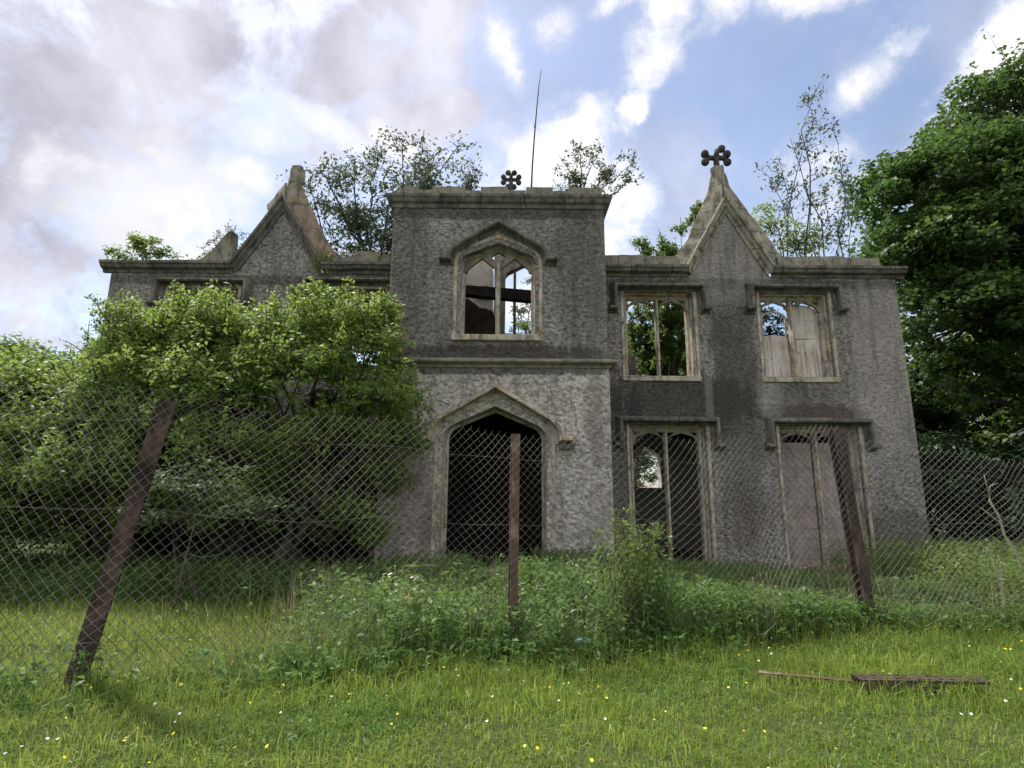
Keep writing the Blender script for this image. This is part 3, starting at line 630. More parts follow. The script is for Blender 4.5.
MB().box(-9.4, 2.3, 15.9, 16.2, -.5, 3.7).box(5.9, 8.9, 15.9, 16.2, -.5, 3.7).build('inner_wall', M['char_and_shade'], mansion)  # cross wall added to darken the interior; near-black colour stands for shade
MB().box(-9.44, 8.96, YF+.51, 19.99, 3.72, 3.92).box(-2.26, 1.60, YT+.51, YF+.505, 3.72, 3.92).build('shading_upper_floor', M['char_and_shade'], mansion)  # slab added to keep daylight off the ground floor
MB().box(-9.44, -2.9, YF+.51, 19.9, 7.02, 7.15).build('shading_roof_slab', M['char_and_shade'], mansion)  # unseen slab added so the upper left windows look dark inside
ch = MB().prism([(-1.55, 3.9), (-1.55, 8.9), (-.95, 9.0), (-.62, 8.7), (-.58, 3.9)], [[(-1.02, 7.75), (-.75, 7.75), (-.75, 7.95), (-1.02, 7.95)]], 16.2, 17.2).build('chimney_breast', M['plaster'], mansion, wear=.03); tag(ch, 'pale plastered stack seen through the tower window')
MB().box(-1.07, -.7, 16.05, 16.21, 7.55, 7.68).build('corbel', M['stone_dark'], mansion)
bm_ = MB().add([(-2.25, 14.0, 6.95), (-2.25, 14.25, 6.95), (-2.25, 14.25, 7.2), (-2.25, 14.0, 7.2), (1.6, 14.1, 6.62), (1.6, 14.35, 6.62), (1.6, 14.35, 6.95), (1.6, 14.1, 6.95)], [(0,1,2,3),(7,6,5,4),(0,4,5,1),(1,5,6,2),(2,6,7,3),(3,7,4,0)])
tag(bm_.build('beam', M['char_and_shade'], mansion, wear=.03), 'charred beam lying across inside the tower')
tag(MB().prism([(-.55, 3.93), (-.55, 8.9), (.2, 9.2), (1.55, 8.7), (1.55, 3.93)], [[(-.22, 4.9)]+arch(.38, 7.95, .6, .42)+[(.98, 4.9)]], 15.5, 15.8).build('inner_wall', M['parapet'], mansion, wear=.02), 'mossy plastered inner wall with a pointed opening, seen through the tower window')
tag(MB().prism([(-2.25, 3.93), (-2.25, 7.0), (-1.2, 6.95), (-.9, 6.7), (-.55, 6.62), (-.36, 6.1), (-.28, 5.2), (-.25, 3.93)], [], 14.6, 14.9).build('inner_wall', M['brick'], mansion, wear=.04), 'dark broken brick wall inside the tower')
tag(MB().box(.02, .10, 15.6, 15.7, 4.9, 8.2).build('rear_mullion', M['rust_light'], mansion, wear=.01), 'reddish upright seen through the tower window')
tag(MB().prism([(3.2, 3.93), (3.2, 7.0), (4.0, 6.9), (4.6, 6.4), (5.0, 5.9), (5.3, 3.93)], [], 18.2, 18.5).build('inner_wall', M['infill'], mansion, wear=.05), 'low broken inner wall seen through the upper window')

# ------------------------------------------------------------------ fence
fence = tag(empty('chain_link_fence', (0, 6.2, 0)), 'sagging galvanised chain-link fence on rusty iron posts in front of the mansion', 'fence')
FP = [(-7.6, 4.75), (-3.42, 4.88), (0.02, 6.27), (4.25, 7.28), (6.5, 7.6), (10.2, 8.3)]
FT = [2.66, 2.42, 2.34, 2.44, 2.06, 2.12]      # top heights
cum = [0]
for a, b in zip(FP, FP[1:]): cum.append(cum[-1]+math.hypot(b[0]-a[0], b[1]-a[1]))
def fpos(s, t):
    """point of the mesh: s along the fence, t 0..1 up"""
    x = np.interp(s, cum, [p[0] for p in FP]); y = np.interp(s, cum, [p[1] for p in FP]); h = np.interp(s, cum, FT)
    i = np.clip(np.searchsorted(cum, s)-1, 0, len(cum)-2); u = (s-np.array(cum)[i])/(np.array(cum)[i+1]-np.array(cum)[i])
    h = h-.055*np.sin(np.pi*u)*(i == 1)-.05*np.sin(np.pi*u)*(i == 2)+.03*np.sin(s*2.3)
    lean = np.interp(s, cum, [.2, .36, .02, -.06, 0, 0])
    bulge = .10*np.sin(s*1.1+.5)*np.sin(np.pi*t)+.05*np.sin(s*2.7+t*4)
    z = gz(x, y)+.02+t*h
    return np.stack([x+lean*t+.03*np.sin(s*3+t*5), y-.07+bulge, z+.015*np.sin(s*4+t*3)], -1)
q = .047; nrow = 51
nw = int(cum[-1]/q)
segA = []; segB = []
for i in range(nw):
    j = np.arange(nrow+1); s = i*q+((j+i) % 2)*q
    P = fpos(s.astype(float), j/nrow)
    P[:, 1] += np.where((j+i) % 2, .003, -.003)
    segA.append(P[:-1]); segB.append(P[1:])
    # twisted barb at the top edge
    if (nrow+i) % 2 == 0:
        segA.append(P[-1:]); segB.append(P[-1:]+np.array([[.012, 0, .028]]))
def strut_mesh(name, A, B, r, mat, parent, n=4):
    A = np.concatenate(A); B = np.concatenate(B); d = unit(B-A); up_ = np.tile([0., 1., 0.], (len(A), 1)); a = unit(np.cross(d, up_)); b = np.cross(d, a)
    V = np.zeros((len(A), 2*n, 3))
    for k in range(n):
        t = 2*math.pi*(k+.5)/n; off = (a*math.cos(t)+b*math.sin(t))*r; V[:, k] = A-d*r*.5+off; V[:, n+k] = B+d*r*.5+off
    me = bpy.data.meshes.new(name); N_ = len(A); F = []
    me.vertices.add(N_*2*n); me.vertices.foreach_set('co', V.reshape(-1).astype(np.float32))
    idx = []
    base = np.arange(N_)*2*n
    for k in range(n): idx.append(np.stack([base+k, base+(k+1) % n, base+n+(k+1) % n, base+n+k], -1))
    idx = np.concatenate(idx).reshape(-1)
    me.loops.add(len(idx)); me.loops.foreach_set('vertex_index', idx.astype(np.int32)); nf = len(idx)//4
    me.polygons.add(nf); me.polygons.foreach_set('loop_start', (np.arange(nf)*4).astype(np.int32)); me.polygons.foreach_set('loop_total', np.full(nf, 4, np.int32))
    me.polygons.foreach_set('use_smooth', [True]*nf)
    me.update(); return link(name, me, mat, parent)
strut_mesh('wire_mesh', segA, segB, .0024, M['wire'], fence)
for tz in (.885, .58, .15):
    s = np.arange(0, cum[-1], .35); P = fpos(s, np.full(len(s), tz)); P[:, 2] += .008*np.sin(s*5); P[:, 1] += .01
    strut_mesh('line_wire', [P[:-1]], [P[1:]], .0026, M['wire'], fence)
def post(base, top, w, d, mat, label, rot=0):
    """rolled-iron post of H section"""
    bx, by, bz = base; tx, ty, tz = top; mb = MB(); t = .018
    shape = [(-w/2, -d/2), (w/2, -d/2), (w/2, -d/2+t), (t/2, -d/2+t), (t/2, d/2-t), (w/2, d/2-t), (w/2, d/2), (-w/2, d/2), (-w/2, d/2-t), (-t/2, d/2-t), (-t/2, -d/2+t), (-w/2, -d/2+t)]
    c, s_ = math.cos(rot), math.sin(rot); shape = [(x*c-y*s_, x*s_+y*c) for x, y in shape]; k = 12; n = 14; vs = []
    for i in range(n+1):
        u = i/n
        for x, y in shape: vs.append((bx+(tx-bx)*u+x, by+(ty-by)*u+y, bz+(tz-bz)*u))
    fs = [(i*k+j, i*k+(j+1) % k, (i+1)*k+(j+1) % k, (i+1)*k+j) for i in range(n) for j in range(k)]
    fs += [(0, 1, 2, 3, 4, 5, 6, 7, 8, 9, 10, 11), tuple(n*k+j for j in range(k))]
    o = mb.add(vs, fs).build('post', M[mat], fence, wear=.006); tag(o, label); return o
post((-3.60, 4.93, -.3), (-3.10, 4.98, 2.43), .145, .12, 'rust', 'left rusty iron post leaning to the right', .5)
post((0.02, 6.33, -.3), (0.045, 6.33, 2.31), .085, .08, 'rust_light', 'middle rusty iron post, upright and flaking', .35)
post((4.46, 7.36, -.3), (4.27, 7.36, 2.52), .145, .13, 'rust', 'right rusty iron post leaning slightly left', .25)
post((-7.7, 4.85, -.3), (-7.5, 4.85, 2.7), .16, .14, 'rust', 'farther rusty post at the left end')
post((10.2, 8.4, -.3), (10.15, 8.4, 2.3), .16, .14, 'rust', 'farther rusty post at the right end')

# ------------------------------------------------------------------ trees and shrubs
lobe_tree('sycamore_tree', (18.5, 18.5, -.1),
    [(18.8, 17.5, 14.2, 3.6, 3, 2.7), (15.2, 17.3, 11.9, 2.3, 2.3, 2.0), (13.1, 17.0, 11.6, 1.5, 1.7, 1.2), (12.9, 16.6, 9.4, 1.3, 1.6, 1.3), (14.6, 16.2, 9.3, 2.2, 2, 1.8), (17.3, 15.6, 10.8, 2.6, 2.2, 2.2),
     (13.9, 16.2, 6.9, 2.0, 2.0, 1.7), (16.8, 15.2, 7.3, 2.6, 2.2, 1.9), (20.0, 15.8, 8.6, 3, 3, 3), (14.2, 17.4, 4.9, 1.9, 2.0, 1.4), (17.8, 15.6, 4.8, 2.5, 2.2, 1.5), (22, 17.5, 13, 3.5, 3, 3.4), (19, 21, 9, 5, 4, 5)],
    'tall broad leafy sycamore tree rising beyond the right end of the house', 'tree', M['leaf_big'], leaf=.155, nclump=80, per=120, cr=.66, trunk_r=.38, asp=.85, up=.45, shoots=9)
for k, (x, y, rr, h, lb) in enumerate([(11.9, 16.2, 1.4, 3.4, 'dark evergreen shrub against the right corner of the house'), (14.2, 14.8, 1.8, 3.2, 'dark evergreen shrub beneath the sycamore at the right edge'), (17.5, 15.2, 2.2, 3.8, 'dark evergreen shrub farthest right beyond the wire'), (13.2, 19.5, 2.4, 5.0, 'dark evergreen shrub deep behind beneath the sycamore')]):
    lobe_tree('evergreen_shrub', (x, y, -.1), [(x, y, h*.35, rr, rr*.9, h*.38), (x+.3, y+.2, h*.72, rr*.8, rr*.7, h*.3)], lb, 'shrub', M['leaf_dark'], leaf=.16, nclump=260, per=70, cr=.5, trunk_r=.08, stems=2, group='dark shrubs beneath the sycamore')
# the big bush that swallows the left wing
lobe_tree('overgrown_bush', (-4.2, 10.9, -.1),
    [(-3.65, 10.6, 4.75, .9, .8, .7), (-2.9, 10.7, 4.35, .85, .8, .75), (-4.8, 10.7, 4.55, 1.0, .9, .65), (-5.6, 10.6, 4.5, .9, .9, .75), (-2.5, 10.4, 3.35, .8, .8, .65), (-3.9, 10.1, 3.75, 1.2, 1.0, .8), (-5.2, 10.0, 3.4, 1.1, .9, .8), (-2.35, 10.9, 2.7, .7, .7, .45), (-3.6, 10.2, 2.6, 1.1, .8, .5), (-4.9, 9.6, 2.3, .8, .6, .6), (-2.6, 11.0, 1.9, .55, .5, .5), (-4.2, 10.6, 1.7, 1.0, .7, .7), (-3.0, 10.8, 1.0, .8, .6, .6), (-5.3, 10.7, 1.2, .9, .6, .7), (-4.0, 10.7, 5.35, .35, .4, .3), (-2.75, 11.0, 5.1, .4, .5, .4)],
    'tall leafy bush swallowing the left wing, its crown beside the porch', 'bush', M['leaf_bush'], leaf=.10, nclump=290, per=58, cr=.27, trunk_r=.10, stems=4, asp=.5, surf=.5, up=.3, shoots=17, flat=.8, group='bushes against the left wing')
lobe_tree('overgrown_bush', (-7.2, 10.9, -.1),
    [(-6.7, 10.8, 4.45, .95, .8, .72), (-7.6, 10.8, 4.15, .9, .8, .7), (-8.3, 10.9, 3.4, .9, .8, .7), (-6.8, 10.1, 3.4, 1.1, .9, .8), (-7.9, 10.1, 2.7, 1.0, .9, .7), (-6.2, 9.9, 2.6, 1.0, .8, .6), (-6.9, 9.4, 1.9, .9, .6, .6), (-8.4, 9.8, 1.8, .8, .6, .6), (-7.4, 10.6, 4.75, .7, .7, .5), (-6.3, 10.7, 5.0, .7, .6, .45), (-6.4, 10.4, 1.2, 1.0, .7, .7), (-7.9, 10.5, 1.0, 1.0, .7, .7)],
    'tall leafy bush beyond the leaning post, its top left of the left gable', 'bush', M['leaf_bush'], leaf=.10, nclump=290, per=58, cr=.27, trunk_r=.09, stems=4, asp=.5, surf=.5, up=.3, shoots=17, flat=.8, group='bushes against the left wing')
lobe_tree('elder_shrub', (-4.5, 8.6, -.1), [(-4.6, 8.4, 1.65, .85, .6, .45), (-3.8, 8.5, 1.35, .7, .5, .35), (-5.1, 8.5, 1.25, .5, .5, .35)],
    'pale grey-green elder shrub with drooping sprays under the big bush', 'shrub', M['leaf_elder'], leaf=.09, nclump=330, per=26, cr=.28, trunk_r=.035, stems=3, asp=.45, surf=.5, flat=.35)
lobe_tree('hawthorn_tree', (-10.6, 11.2, -.1), [(-10.3, 11.0, 3.4, 1.3, 1.2, .9), (-9.5, 10.6, 3.3, .9, .9, .7), (-9.2, 10.2, 2.4, 1.0, .9, .7), (-10.9, 10.4, 2.2, 1.3, 1.1, .9), (-9.3, 9.4, 1.6, 1.0, .8, .6), (-10.6, 9.4, 1.4, 1.2, .8, .7), (-9.2, 9.6, .8, 1.0, .7, .6), (-11.2, 9.8, .9, 1.3, .8, .7), (-12.6, 10.5, 1.5, 1.4, .9, 1.0), (-12.3, 11.2, 3.2, 1.4, 1.2, 1.1)],
    'bright green hawthorn tree at the left edge of the picture', 'tree', M['leaf_bush'], leaf=.11, nclump=360, per=62, cr=.34, trunk_r=.12, stems=2, asp=.5, surf=.5, up=.45, shoots=9, flat=.7)
lobe_tree('bushy_tree', (-15.5, 16, -.1), [(-14.8, 15.8, 4.8, 1.6, 1.6, 1.1), (-16.8, 16, 4.6, 1.8, 1.8, 1.3), (-13.6, 15.6, 3.6, 1.6, 1.5, 1.1), (-15.6, 15, 2.6, 2.6, 1.5, 1.6)],
    'darker bushy tree behind the hawthorn at the left edge', 'tree', M['leaf_mid'], leaf=.14, nclump=210, per=80, cr=.55, trunk_r=.2)
twiggy('sparse_tree', (-13.0, 17.2, 0), [(-12.6, 17, 7.2), (-13.4, 17, 7.0), (-12.1, 17, 6.4), (-13.0, 17.3, 6.2)], 'thin sparse tree top showing against the sky by the left corner', 'tree', M['leaf_roof'], leaf=.11, dens=22, r0=.05, sub=12, sublen=.8)
bt = lobe_tree('woodland_tree', (-20, 27, -.1), [(-20, 27, 6.0, 3.4, 3, 2.6), (-18.4, 26.5, 4.2, 2.6, 2.4, 2.0), (-21.8, 27, 4.0, 2.8, 2.4, 2.2), (-20, 26.4, 2.0, 3.6, 2, 1.7)], 'leafy tree in the wood far behind the house', 'tree', M['leaf_mid'], leaf=.26, nclump=70, per=60, cr=.85, trunk_r=.22, group='trees of the wood behind the house')
for (x, y, a, sc_) in ((-27, 24, 1, 1.0), (-33, 20, 2, 1.1), (-13, 31, 3, .8), (-40, 14, 2.5, 1.1), (18, 31, 4, 1.0), (24, 27, 5, 1.2), (30, 22, .6, 1.2), (37, 16, 1.6, 1.2), (12, 33, 2.2, .85), (6, 36, .3, .8), (-6, 36, 1.3, .8), (0, 38, 5.2, .8)):
    c_ = bt.copy(); col.objects.link(c_); c_.location = (x, y, -.1); c_.rotation_euler[2] = a; c_.scale = (sc_,)*3
    for ch_ in bt.children:
        d_ = ch_.copy(); col.objects.link(d_); d_.parent = c_
# scrub behind the bushes, its leaves painted dark to stand for canopy shade
for k, (x, y, rr, h, lb) in enumerate([(-8.6, 12.0, 1.6, 3.4, 'shrub darkened for shade under the bushes near the left corner of the house'), (-6.0, 12.1, 1.7, 3.4, 'shrub darkened for shade in the hollow under the big bush'), (-12.0, 12.6, 2.4, 3.2, 'shrub darkened for shade under the hawthorn tree'), (-3.85, 12.2, 1.25, 3.6, 'shrub darkened for shade against the wall between the big bush and the porch')]):
    lobe_tree('shade_shrub', (x, y, -.1), [(x, y, h*.3, rr, .5, h*.32), (x, y, h*.72, rr, .5, h*.33)], lb, 'shrub', M['leaf_dark'], leaf=.13, nclump=420, per=60, cr=.4, trunk_r=.05, stems=3, group='shrubs darkened for shade in the hollow under the bushes')
# greenery rooted on the ruin
twiggy('buddleia', (-3.6, 14.2, 7.2), [(-5.75, 14.2, 10.2), (-5.4, 14.2, 10.5), (-5.0, 14.4, 9.6), (-4.5, 14.2, 10.9), (-3.9, 14.4, 11.3), (-3.2, 14.3, 11.5), (-2.6, 14.4, 12.0), (-2.2, 14.3, 11.2), (-1.5, 14.4, 11.6), (-3.4, 14.3, 10.2), (-4.3, 14.2, 9.4), (-3.0, 14.2, 9.4), (-2.5, 14.2, 10.0), (-1.2, 14.4, 10.6)],
       'wide airy dark-leaved shrub growing behind the wall left of the tower', 'shrub', M['leaf_roof'], leaf=.115, dens=21, r0=.04, sub=16, sublen=.95, up=.2)
twiggy('buddleia', (1.6, 12.4, 8.5), [(1.1, 12.4, 9.9), (1.6, 12.5, 10.1), (2.2, 12.4, 10.1), (2.7, 12.5, 9.9), (2.9, 12.4, 9.4), (1.3, 12.4, 9.5), (2.1, 12.3, 9.5), (3.0, 12.5, 9.8)],
       'small airy shrub rooted on the right end of the tower top', 'shrub', M['leaf_roof'], leaf=.075, dens=17, r0=.022, sub=9, sublen=.42, up=.2)
tag(MB().tube([(0.41, 12.0, 8.45), (.44, 12, 9.3), (.49, 12, 10.1), (.55, 12, 10.9), (.60, 12, 11.5), (.66, 12, 11.95)], [.024, .022, .019, .015, .011, .006], 6).tube([(.5, 12, 10.3), (.47, 12, 10.5)], [.008, .004], 4).tube([(.56, 12, 11.1), (.60, 12, 11.3)], [.007, .003], 4).build('bare_sapling', M['twig']), 'tall thin bare sapling stem standing up from the tower top', 'sapling')
twiggy('sprig', (1.05, 12.2, 8.45), [(1.0, 12.2, 9.05), (.9, 12.2, 8.9)], 'tiny sprig on the tower parapet between the bare sapling and the airy shrub', 'plant', M['leaf_roof'], leaf=.045, dens=5, r0=.008, sub=4, sublen=.15)
twiggy('rowan_sapling', (4.3, 15.2, 3.9), [(3.6, 15, 8.9), (4.2, 15, 9.3), (4.9, 15.1, 9.7), (5.3, 15.2, 10.1), (3.9, 15, 8.3), (4.6, 15, 8.8), (5.0, 15, 8.6)], 'leafy sapling behind the parapet left of the right gable', 'sapling', M['leaf_mid'], leaf=.11, dens=85, r0=.03, sub=14, sublen=.6)
lobe_tree('ash_sapling', (8.0, 15.2, 3.9), [(7.5, 15, 9.1, .6, .5, .75), (8.2, 15, 8.8, .6, .5, .6), (7.3, 15, 9.9, .3, .3, .35)], 'bright green leafy sapling behind the right gable', 'sapling', M['leaf_bush'], leaf=.09, nclump=420, per=26, cr=.28, trunk_r=.05, surf=.3)
twiggy('birch', (9.2, 15.6, 3.9), [(9.35, 15.2, 14.1), (9.3, 15.3, 13.2), (8.4, 15.2, 12.4), (8.0, 15.2, 11.7), (9.9, 15.3, 12.4), (10.1, 15.3, 11.6), (7.6, 15.2, 11.2), (9.3, 15.3, 10.8), (9.9, 15.3, 10.4), (8.8, 15.3, 10.9)], 'tall airy sapling with hanging leaves between right gable and sycamore', 'tree', M['leaf_roof'], leaf=.115, dens=15, r0=.035, sub=11, sublen=.8, up=.0, spread=1.3)
lobe_tree('wall_shrub', (-9.3, 13.35, 7.2), [(-9.95, 13.2, 7.5, .35, .3, .22), (-9.35, 13.3, 7.85, .42, .3, .26), (-9.0, 13.3, 7.55, .55, .3, .22), (-9.6, 13.3, 7.75, .3, .3, .2)], 'lush bright green shrub growing on the left end of the cornice', 'shrub', M['leaf_lush'], leaf=.09, nclump=700, per=26, cr=.16, trunk_r=.02, surf=.4, flat=.7)
twiggy('buddleia', (-7.5, 13.9, 7.15), [(-7.9, 13.8, 8.3), (-7.4, 13.8, 8.6), (-7.0, 13.8, 8.4), (-8.2, 13.8, 8.0), (-6.7, 13.8, 8.1)], 'thin twiggy shrub behind the mossy stub of wall on the left wing', 'shrub', M['leaf_roof'], leaf=.06, dens=11, r0=.014, sub=7, sublen=.35)
lobe_tree('wall_shrub', (-4.2, 13.7, 7.2), [(-4.3, 13.7, 7.9, .55, .3, .35), (-3.6, 13.7, 7.7, .5, .3, .22), (-4.6, 13.6, 8.3, .25, .2, .25)], 'green shrub on the wall top between left gable and tower', 'shrub', M['leaf_mid'], leaf=.075, nclump=500, per=26, cr=.18, trunk_r=.02, surf=.3)
def wall_moss(n, x0, x1, y0, y1, zf, h, mat, label, nm='wall_moss'):
    X = rng.uniform(x0, x1, n); Y = rng.uniform(y0, y1, n); C = np.stack([X, Y, np.array([zf(x) for x in X])+rng.uniform(0, h, n)], -1)
    tag(poly_mesh(nm, leaf_quads(C, .05, .8, .4, .0), 4, rng.uniform(0, 1, n), M[mat]), label, 'moss', kind='stuff')
wall_moss(1500, -9.9, -7.2, 12.85, 13.3, lambda x: 7.2, .07, 'moss', 'moss and small weeds along the top of the left cornice')
wall_moss(1300, -8.6, -7.1, 13.15, 13.5, lambda x: float(np.interp(x, [-8.6, -7.9, -7.5, -7.28, -7.1], [7.15, 7.42, 7.75, 8.15, 8.15])), .09, 'moss', 'moss coating the broken stub of wall on the left wing')
wall_moss(1100, -4.7, -2.75, 13.0, 13.3, lambda x: 7.45, .16, 'straw', 'dry grass tufts on the wall top between left gable and tower', 'wall_grass')
wall_moss(260, 2.1, 9.1, 13.0, 13.3, lambda x: 7.52, .03, 'moss', 'thin moss on the parapet of the right wing')
# ivy
def ivy(pts, label, n, spread=.12, mat='leaf_lush', leaf=.07):
    P = np.array(pts, float); s = np.linspace(0, len(P)-1, n); i = np.minimum(s.astype(int), len(P)-2); C = P[i]+(P[i+1]-P[i])*(s-i)[:, None]+rng.normal(size=(n, 3))*[spread, .04, spread]
    C[:, 1] = np.minimum(C[:, 1], P[:, 1].max())
    root = tag(empty('ivy', pts[0]), label, 'climbing plant')
    branches('stem', [([tuple(p) for p in pts], [.015]*len(pts))], M['bark'], root, 4)
    poly_mesh('foliage', leaf_quads(C, leaf, .3, .8, .3, np.array([[0, -1., 0]])), 4, rng.uniform(0, 1, n), M[mat], root)
ivy([(-4.4, 12.9, 5.0), (-4.5, 12.9, 6.2), (-4.75, 12.85, 7.2), (-4.6, 12.9, 7.35)], 'ivy climbing from the bush to the foot of the left gable', 420, .13)
ivy([(-2.85, 12.6, 3.0), (-2.85, 12.8, 5.0), (-2.9, 12.85, 6.9)], 'ivy climbing the corner between left wing and tower', 620, .13)
ivy([(-2.6, 11.6, 1.6), (-2.5, 11.6, 3.0), (-2.62, 11.6, 4.2), (-2.6, 11.6, 4.6)], 'ivy creeping round the left corner of the porch', 900, .22)
lobe_tree('rear_shrub', (.6, 17.6, 3.92), [(.55, 17.6, 6.7, .55, .5, .6), (.2, 17.7, 6.2, .4, .4, .5), (1.0, 17.6, 6.3, .5, .4, .5)], 'green shrub growing inside the ruin, seen through the tower window', 'shrub', M['leaf_mid'], leaf=.10, nclump=420, per=26, cr=.22, trunk_r=.03)
twiggy('rear_sapling', (.9, 19.0, 3.92), [(.3, 18.8, 8.9), (.8, 18.8, 9.3), (1.2, 18.8, 8.8), (.1, 18.8, 8.3)], 'airy sapling farther back, seen in the head of the tower window', 'sapling', M['leaf_roof'], leaf=.10, dens=26, r0=.03, sub=10, sublen=.6)
lobe_tree('rear_shrub', (8.2, 17.4, 3.92), [(8.0, 17.4, 7.0, .8, .6, .8), (8.4, 17.4, 6.2, .8, .6, .7)], 'dark shrub added inside the ruin to blacken the arch above the boarded left light', 'shrub', M['leaf_dark'], leaf=.11, nclump=420, per=30, cr=.25, trunk_r=.03)  # added so the open arch reads black instead of showing sky
twiggy('rear_shrub', (5.0, 17.0, 3.92), [(4.0, 17, 6.4), (4.6, 17, 7.0), (5.4, 17, 7.4), (4.3, 17, 7.2), (5.6, 17, 6.6), (4.8, 17, 6.0), (5.1, 17, 6.3), (5.5, 17, 5.9), (5.2, 17, 6.9), (3.9, 17, 7.5), (4.1, 17, 7.9), (4.4, 17, 8.0), (3.8, 17, 6.9), (4.9, 17, 8.0), (5.4, 17, 8.1)], 'green shrub inside the ruin, seen through the open upper right window', 'shrub', M['leaf_mid'], leaf=.12, dens=60, r0=.03, sub=12, sublen=.6)
lobe_tree('rear_tree', (4.5, 24.5, -.1), [(3.5, 24, 7.4, 1.6, 1.5, 1.1), (6.3, 24, 7.6, 2.0, 1.5, 1.5), (8.9, 24, 7.2, 2.0, 1.5, 1.5)], 'dark tree behind the house, glimpsed through its upper right windows', 'tree', M['leaf_mid'], leaf=.16, nclump=110, per=60, cr=.55, trunk_r=.2, surf=.3)

# ------------------------------------------------------------------ ground cover
def blades(name, X, Y, H, W, mat, label, cat, lean=.45, segs=2, z0=None):
    n = len(X); Z = gz(X, Y)-.01 if z0 is None else z0; az = rng.uniform(0, 2*np.pi, n); ln = np.abs(rng.normal(0, lean, n))
    d = np.stack([np.cos(az), np.sin(az), np.zeros(n)], -1); fa = rng.uniform(0, 2*np.pi, n); w = np.stack([np.cos(fa), np.sin(fa), np.zeros(n)], -1)*W[:, None]/2
    b = np.stack([X, Y, Z], -1); up_ = np.array([0, 0, 1.])
    m = b+up_*(H*.6)[:, None]+d*(H*ln*.25)[:, None]; t = b+up_*(H*np.clip(1-.35*ln, .4, 1))[:, None]+d*(H*ln)[:, None]
    V = np.concatenate([np.stack([b-w, b+w, m+w*.8, m-w*.8], 1), np.stack([m-w*.8, m+w*.8, t+w*.12, t-w*.12], 1)])
    rn = rng.uniform(0, 1, n); o = poly_mesh(name, V, 4, np.concatenate([rn, rn]), mat)
    return tag(o, label, cat, kind='stuff')
def scatter(n, x0, x1, y0, y1, dens=None):
    X = rng.uniform(x0, x1, n); Y = rng.uniform(y0, y1, n)
    if dens is not None: k = rng.random(n) < dens(X, Y); X, Y = X[k], Y[k]
    return X, Y
def patch(X, Y, f, ph): return .5+.5*np.sin(X*f+ph+1.3*np.sin(Y*f*.7+ph))*np.cos(Y*f*1.1-ph*.7+np.sin(X*f*.6))
wild = lambda X, Y: np.clip((X+1.2)/1.6, 0, 1)
def fence_y(X): return np.interp(X, [p[0] for p in FP], [p[1] for p in FP])
X, Y = scatter(680000, -9.5, 9.5, 2.4, 10.5, lambda X, Y: np.clip(1.15-.1*Y, .25, 1)*(np.abs(X) < Y*1.05+1.6)*(.55+.45*patch(X, Y, 2.1, .4)*patch(X, Y, 6.3, 1.1)))
Hh = rng.gamma(5, .011, len(X))*(.8+.9*patch(X, Y, 1.3, 2)*(.4+patch(X, Y, 7.1, .3)))*(1+.6*(Y > 4.6))
blades('lawn_grass', X, Y, Hh, rng.uniform(.004, .010, len(X))*(.7+.08*Y), M['grass'], 'short bright green and yellowish lawn grass in front of and through the fence', 'grass', .9)
X, Y = scatter(120000, -9, 10, 4.6, 11.5, lambda X, Y: (np.exp(-((Y-fence_y(X)-.1)/.5)**2)*(.35+.65*wild(X, Y))+.5*wild(X, Y)*(Y > fence_y(X))+.16*(Y > fence_y(X)))*(.3+.7*patch(X, Y, 1.7, 1)))
Hh = rng.uniform(.12, .36, len(X))*(.6+.9*patch(X, Y, 1.9, 3))
blades('long_grass', X, Y, Hh, rng.uniform(.005, .011, len(X)), M['tall_grass'], 'long rough grass along the foot of the fence and beyond it', 'grass', .5)
def weeds(name, X, Y, H, per, leaf, mat, label, cat='weeds'):
    n = len(X); Z = gz(X, Y); k = per
    t = rng.uniform(.12, 1, (n, k)); lean = rng.normal(0, .14, (n, 2))
    px = X[:, None]+lean[:, :1]*t*H[:, None]+rng.normal(0, .045, (n, k)); py = Y[:, None]+lean[:, 1:]*t*H[:, None]+rng.normal(0, .045, (n, k)); pz = Z[:, None]+t*H[:, None]
    C = np.stack([px, py, pz], -1).reshape(-1, 3)
    V = leaf_quads(C, leaf, .9, .45, .15); rn = np.clip(np.repeat(rng.uniform(0, .6, n), k)+rng.uniform(-.1, .4, n*k), 0, 1)
    # stems as thin crossed slivers
    b = np.stack([X, Y, Z-.02], -1); tt = np.stack([X+lean[:, 0]*H, Y+lean[:, 1]*H, Z+H], -1); w = np.array([.005, .002, 0])
    S = np.stack([b-w, b+w, tt+w*.4, tt-w*.4], 1)
    return tag(poly_mesh(name, np.concatenate([V, S]), 4, np.concatenate([rn, rng.uniform(.3, .9, n)]), mat), label, cat, kind='stuff')
X, Y = scatter(26000, -3.2, 11, 5.6, 12.85, lambda X, Y: (Y > fence_y(X)-.15)*np.clip((X+2.6)/2.0, 0, 1)*(.25+.75*patch(X, Y, 1.2, 5))*np.where((X > -1.6) & (X < .7) & (Y > 10.2), .1, 1)*np.where((X > -.55) & (X < .0) & (Y > 7.5), .15, 1))
hmap = (.36+.42*patch(X, Y, .8, 1.2))*(1-.28*np.clip((X-1.5)/1.5, 0, 1))
weeds('nettles', X, Y, hmap*rng.uniform(.6, 1.15, len(X)), 16, .075, M['leaf_weed'], 'dense nettles and brambles growing between the fence and the house')
X, Y = scatter(3000, -2.6, 11, 7.2, 12.8, lambda X, Y: (Y > fence_y(X)+.2)*patch(X, Y, 1.9, 3.1)*np.where((X > -1.2) & (X < .5) & (Y > 9), .15, 1))
weeds('brambles', X, Y, rng.uniform(.25, .75, len(X))*(1-.35*np.clip((X-1.5)/1.5, 0, 1)), 15, .12, M['leaf_mid'], 'taller bramble and dock leaves standing among the nettles')
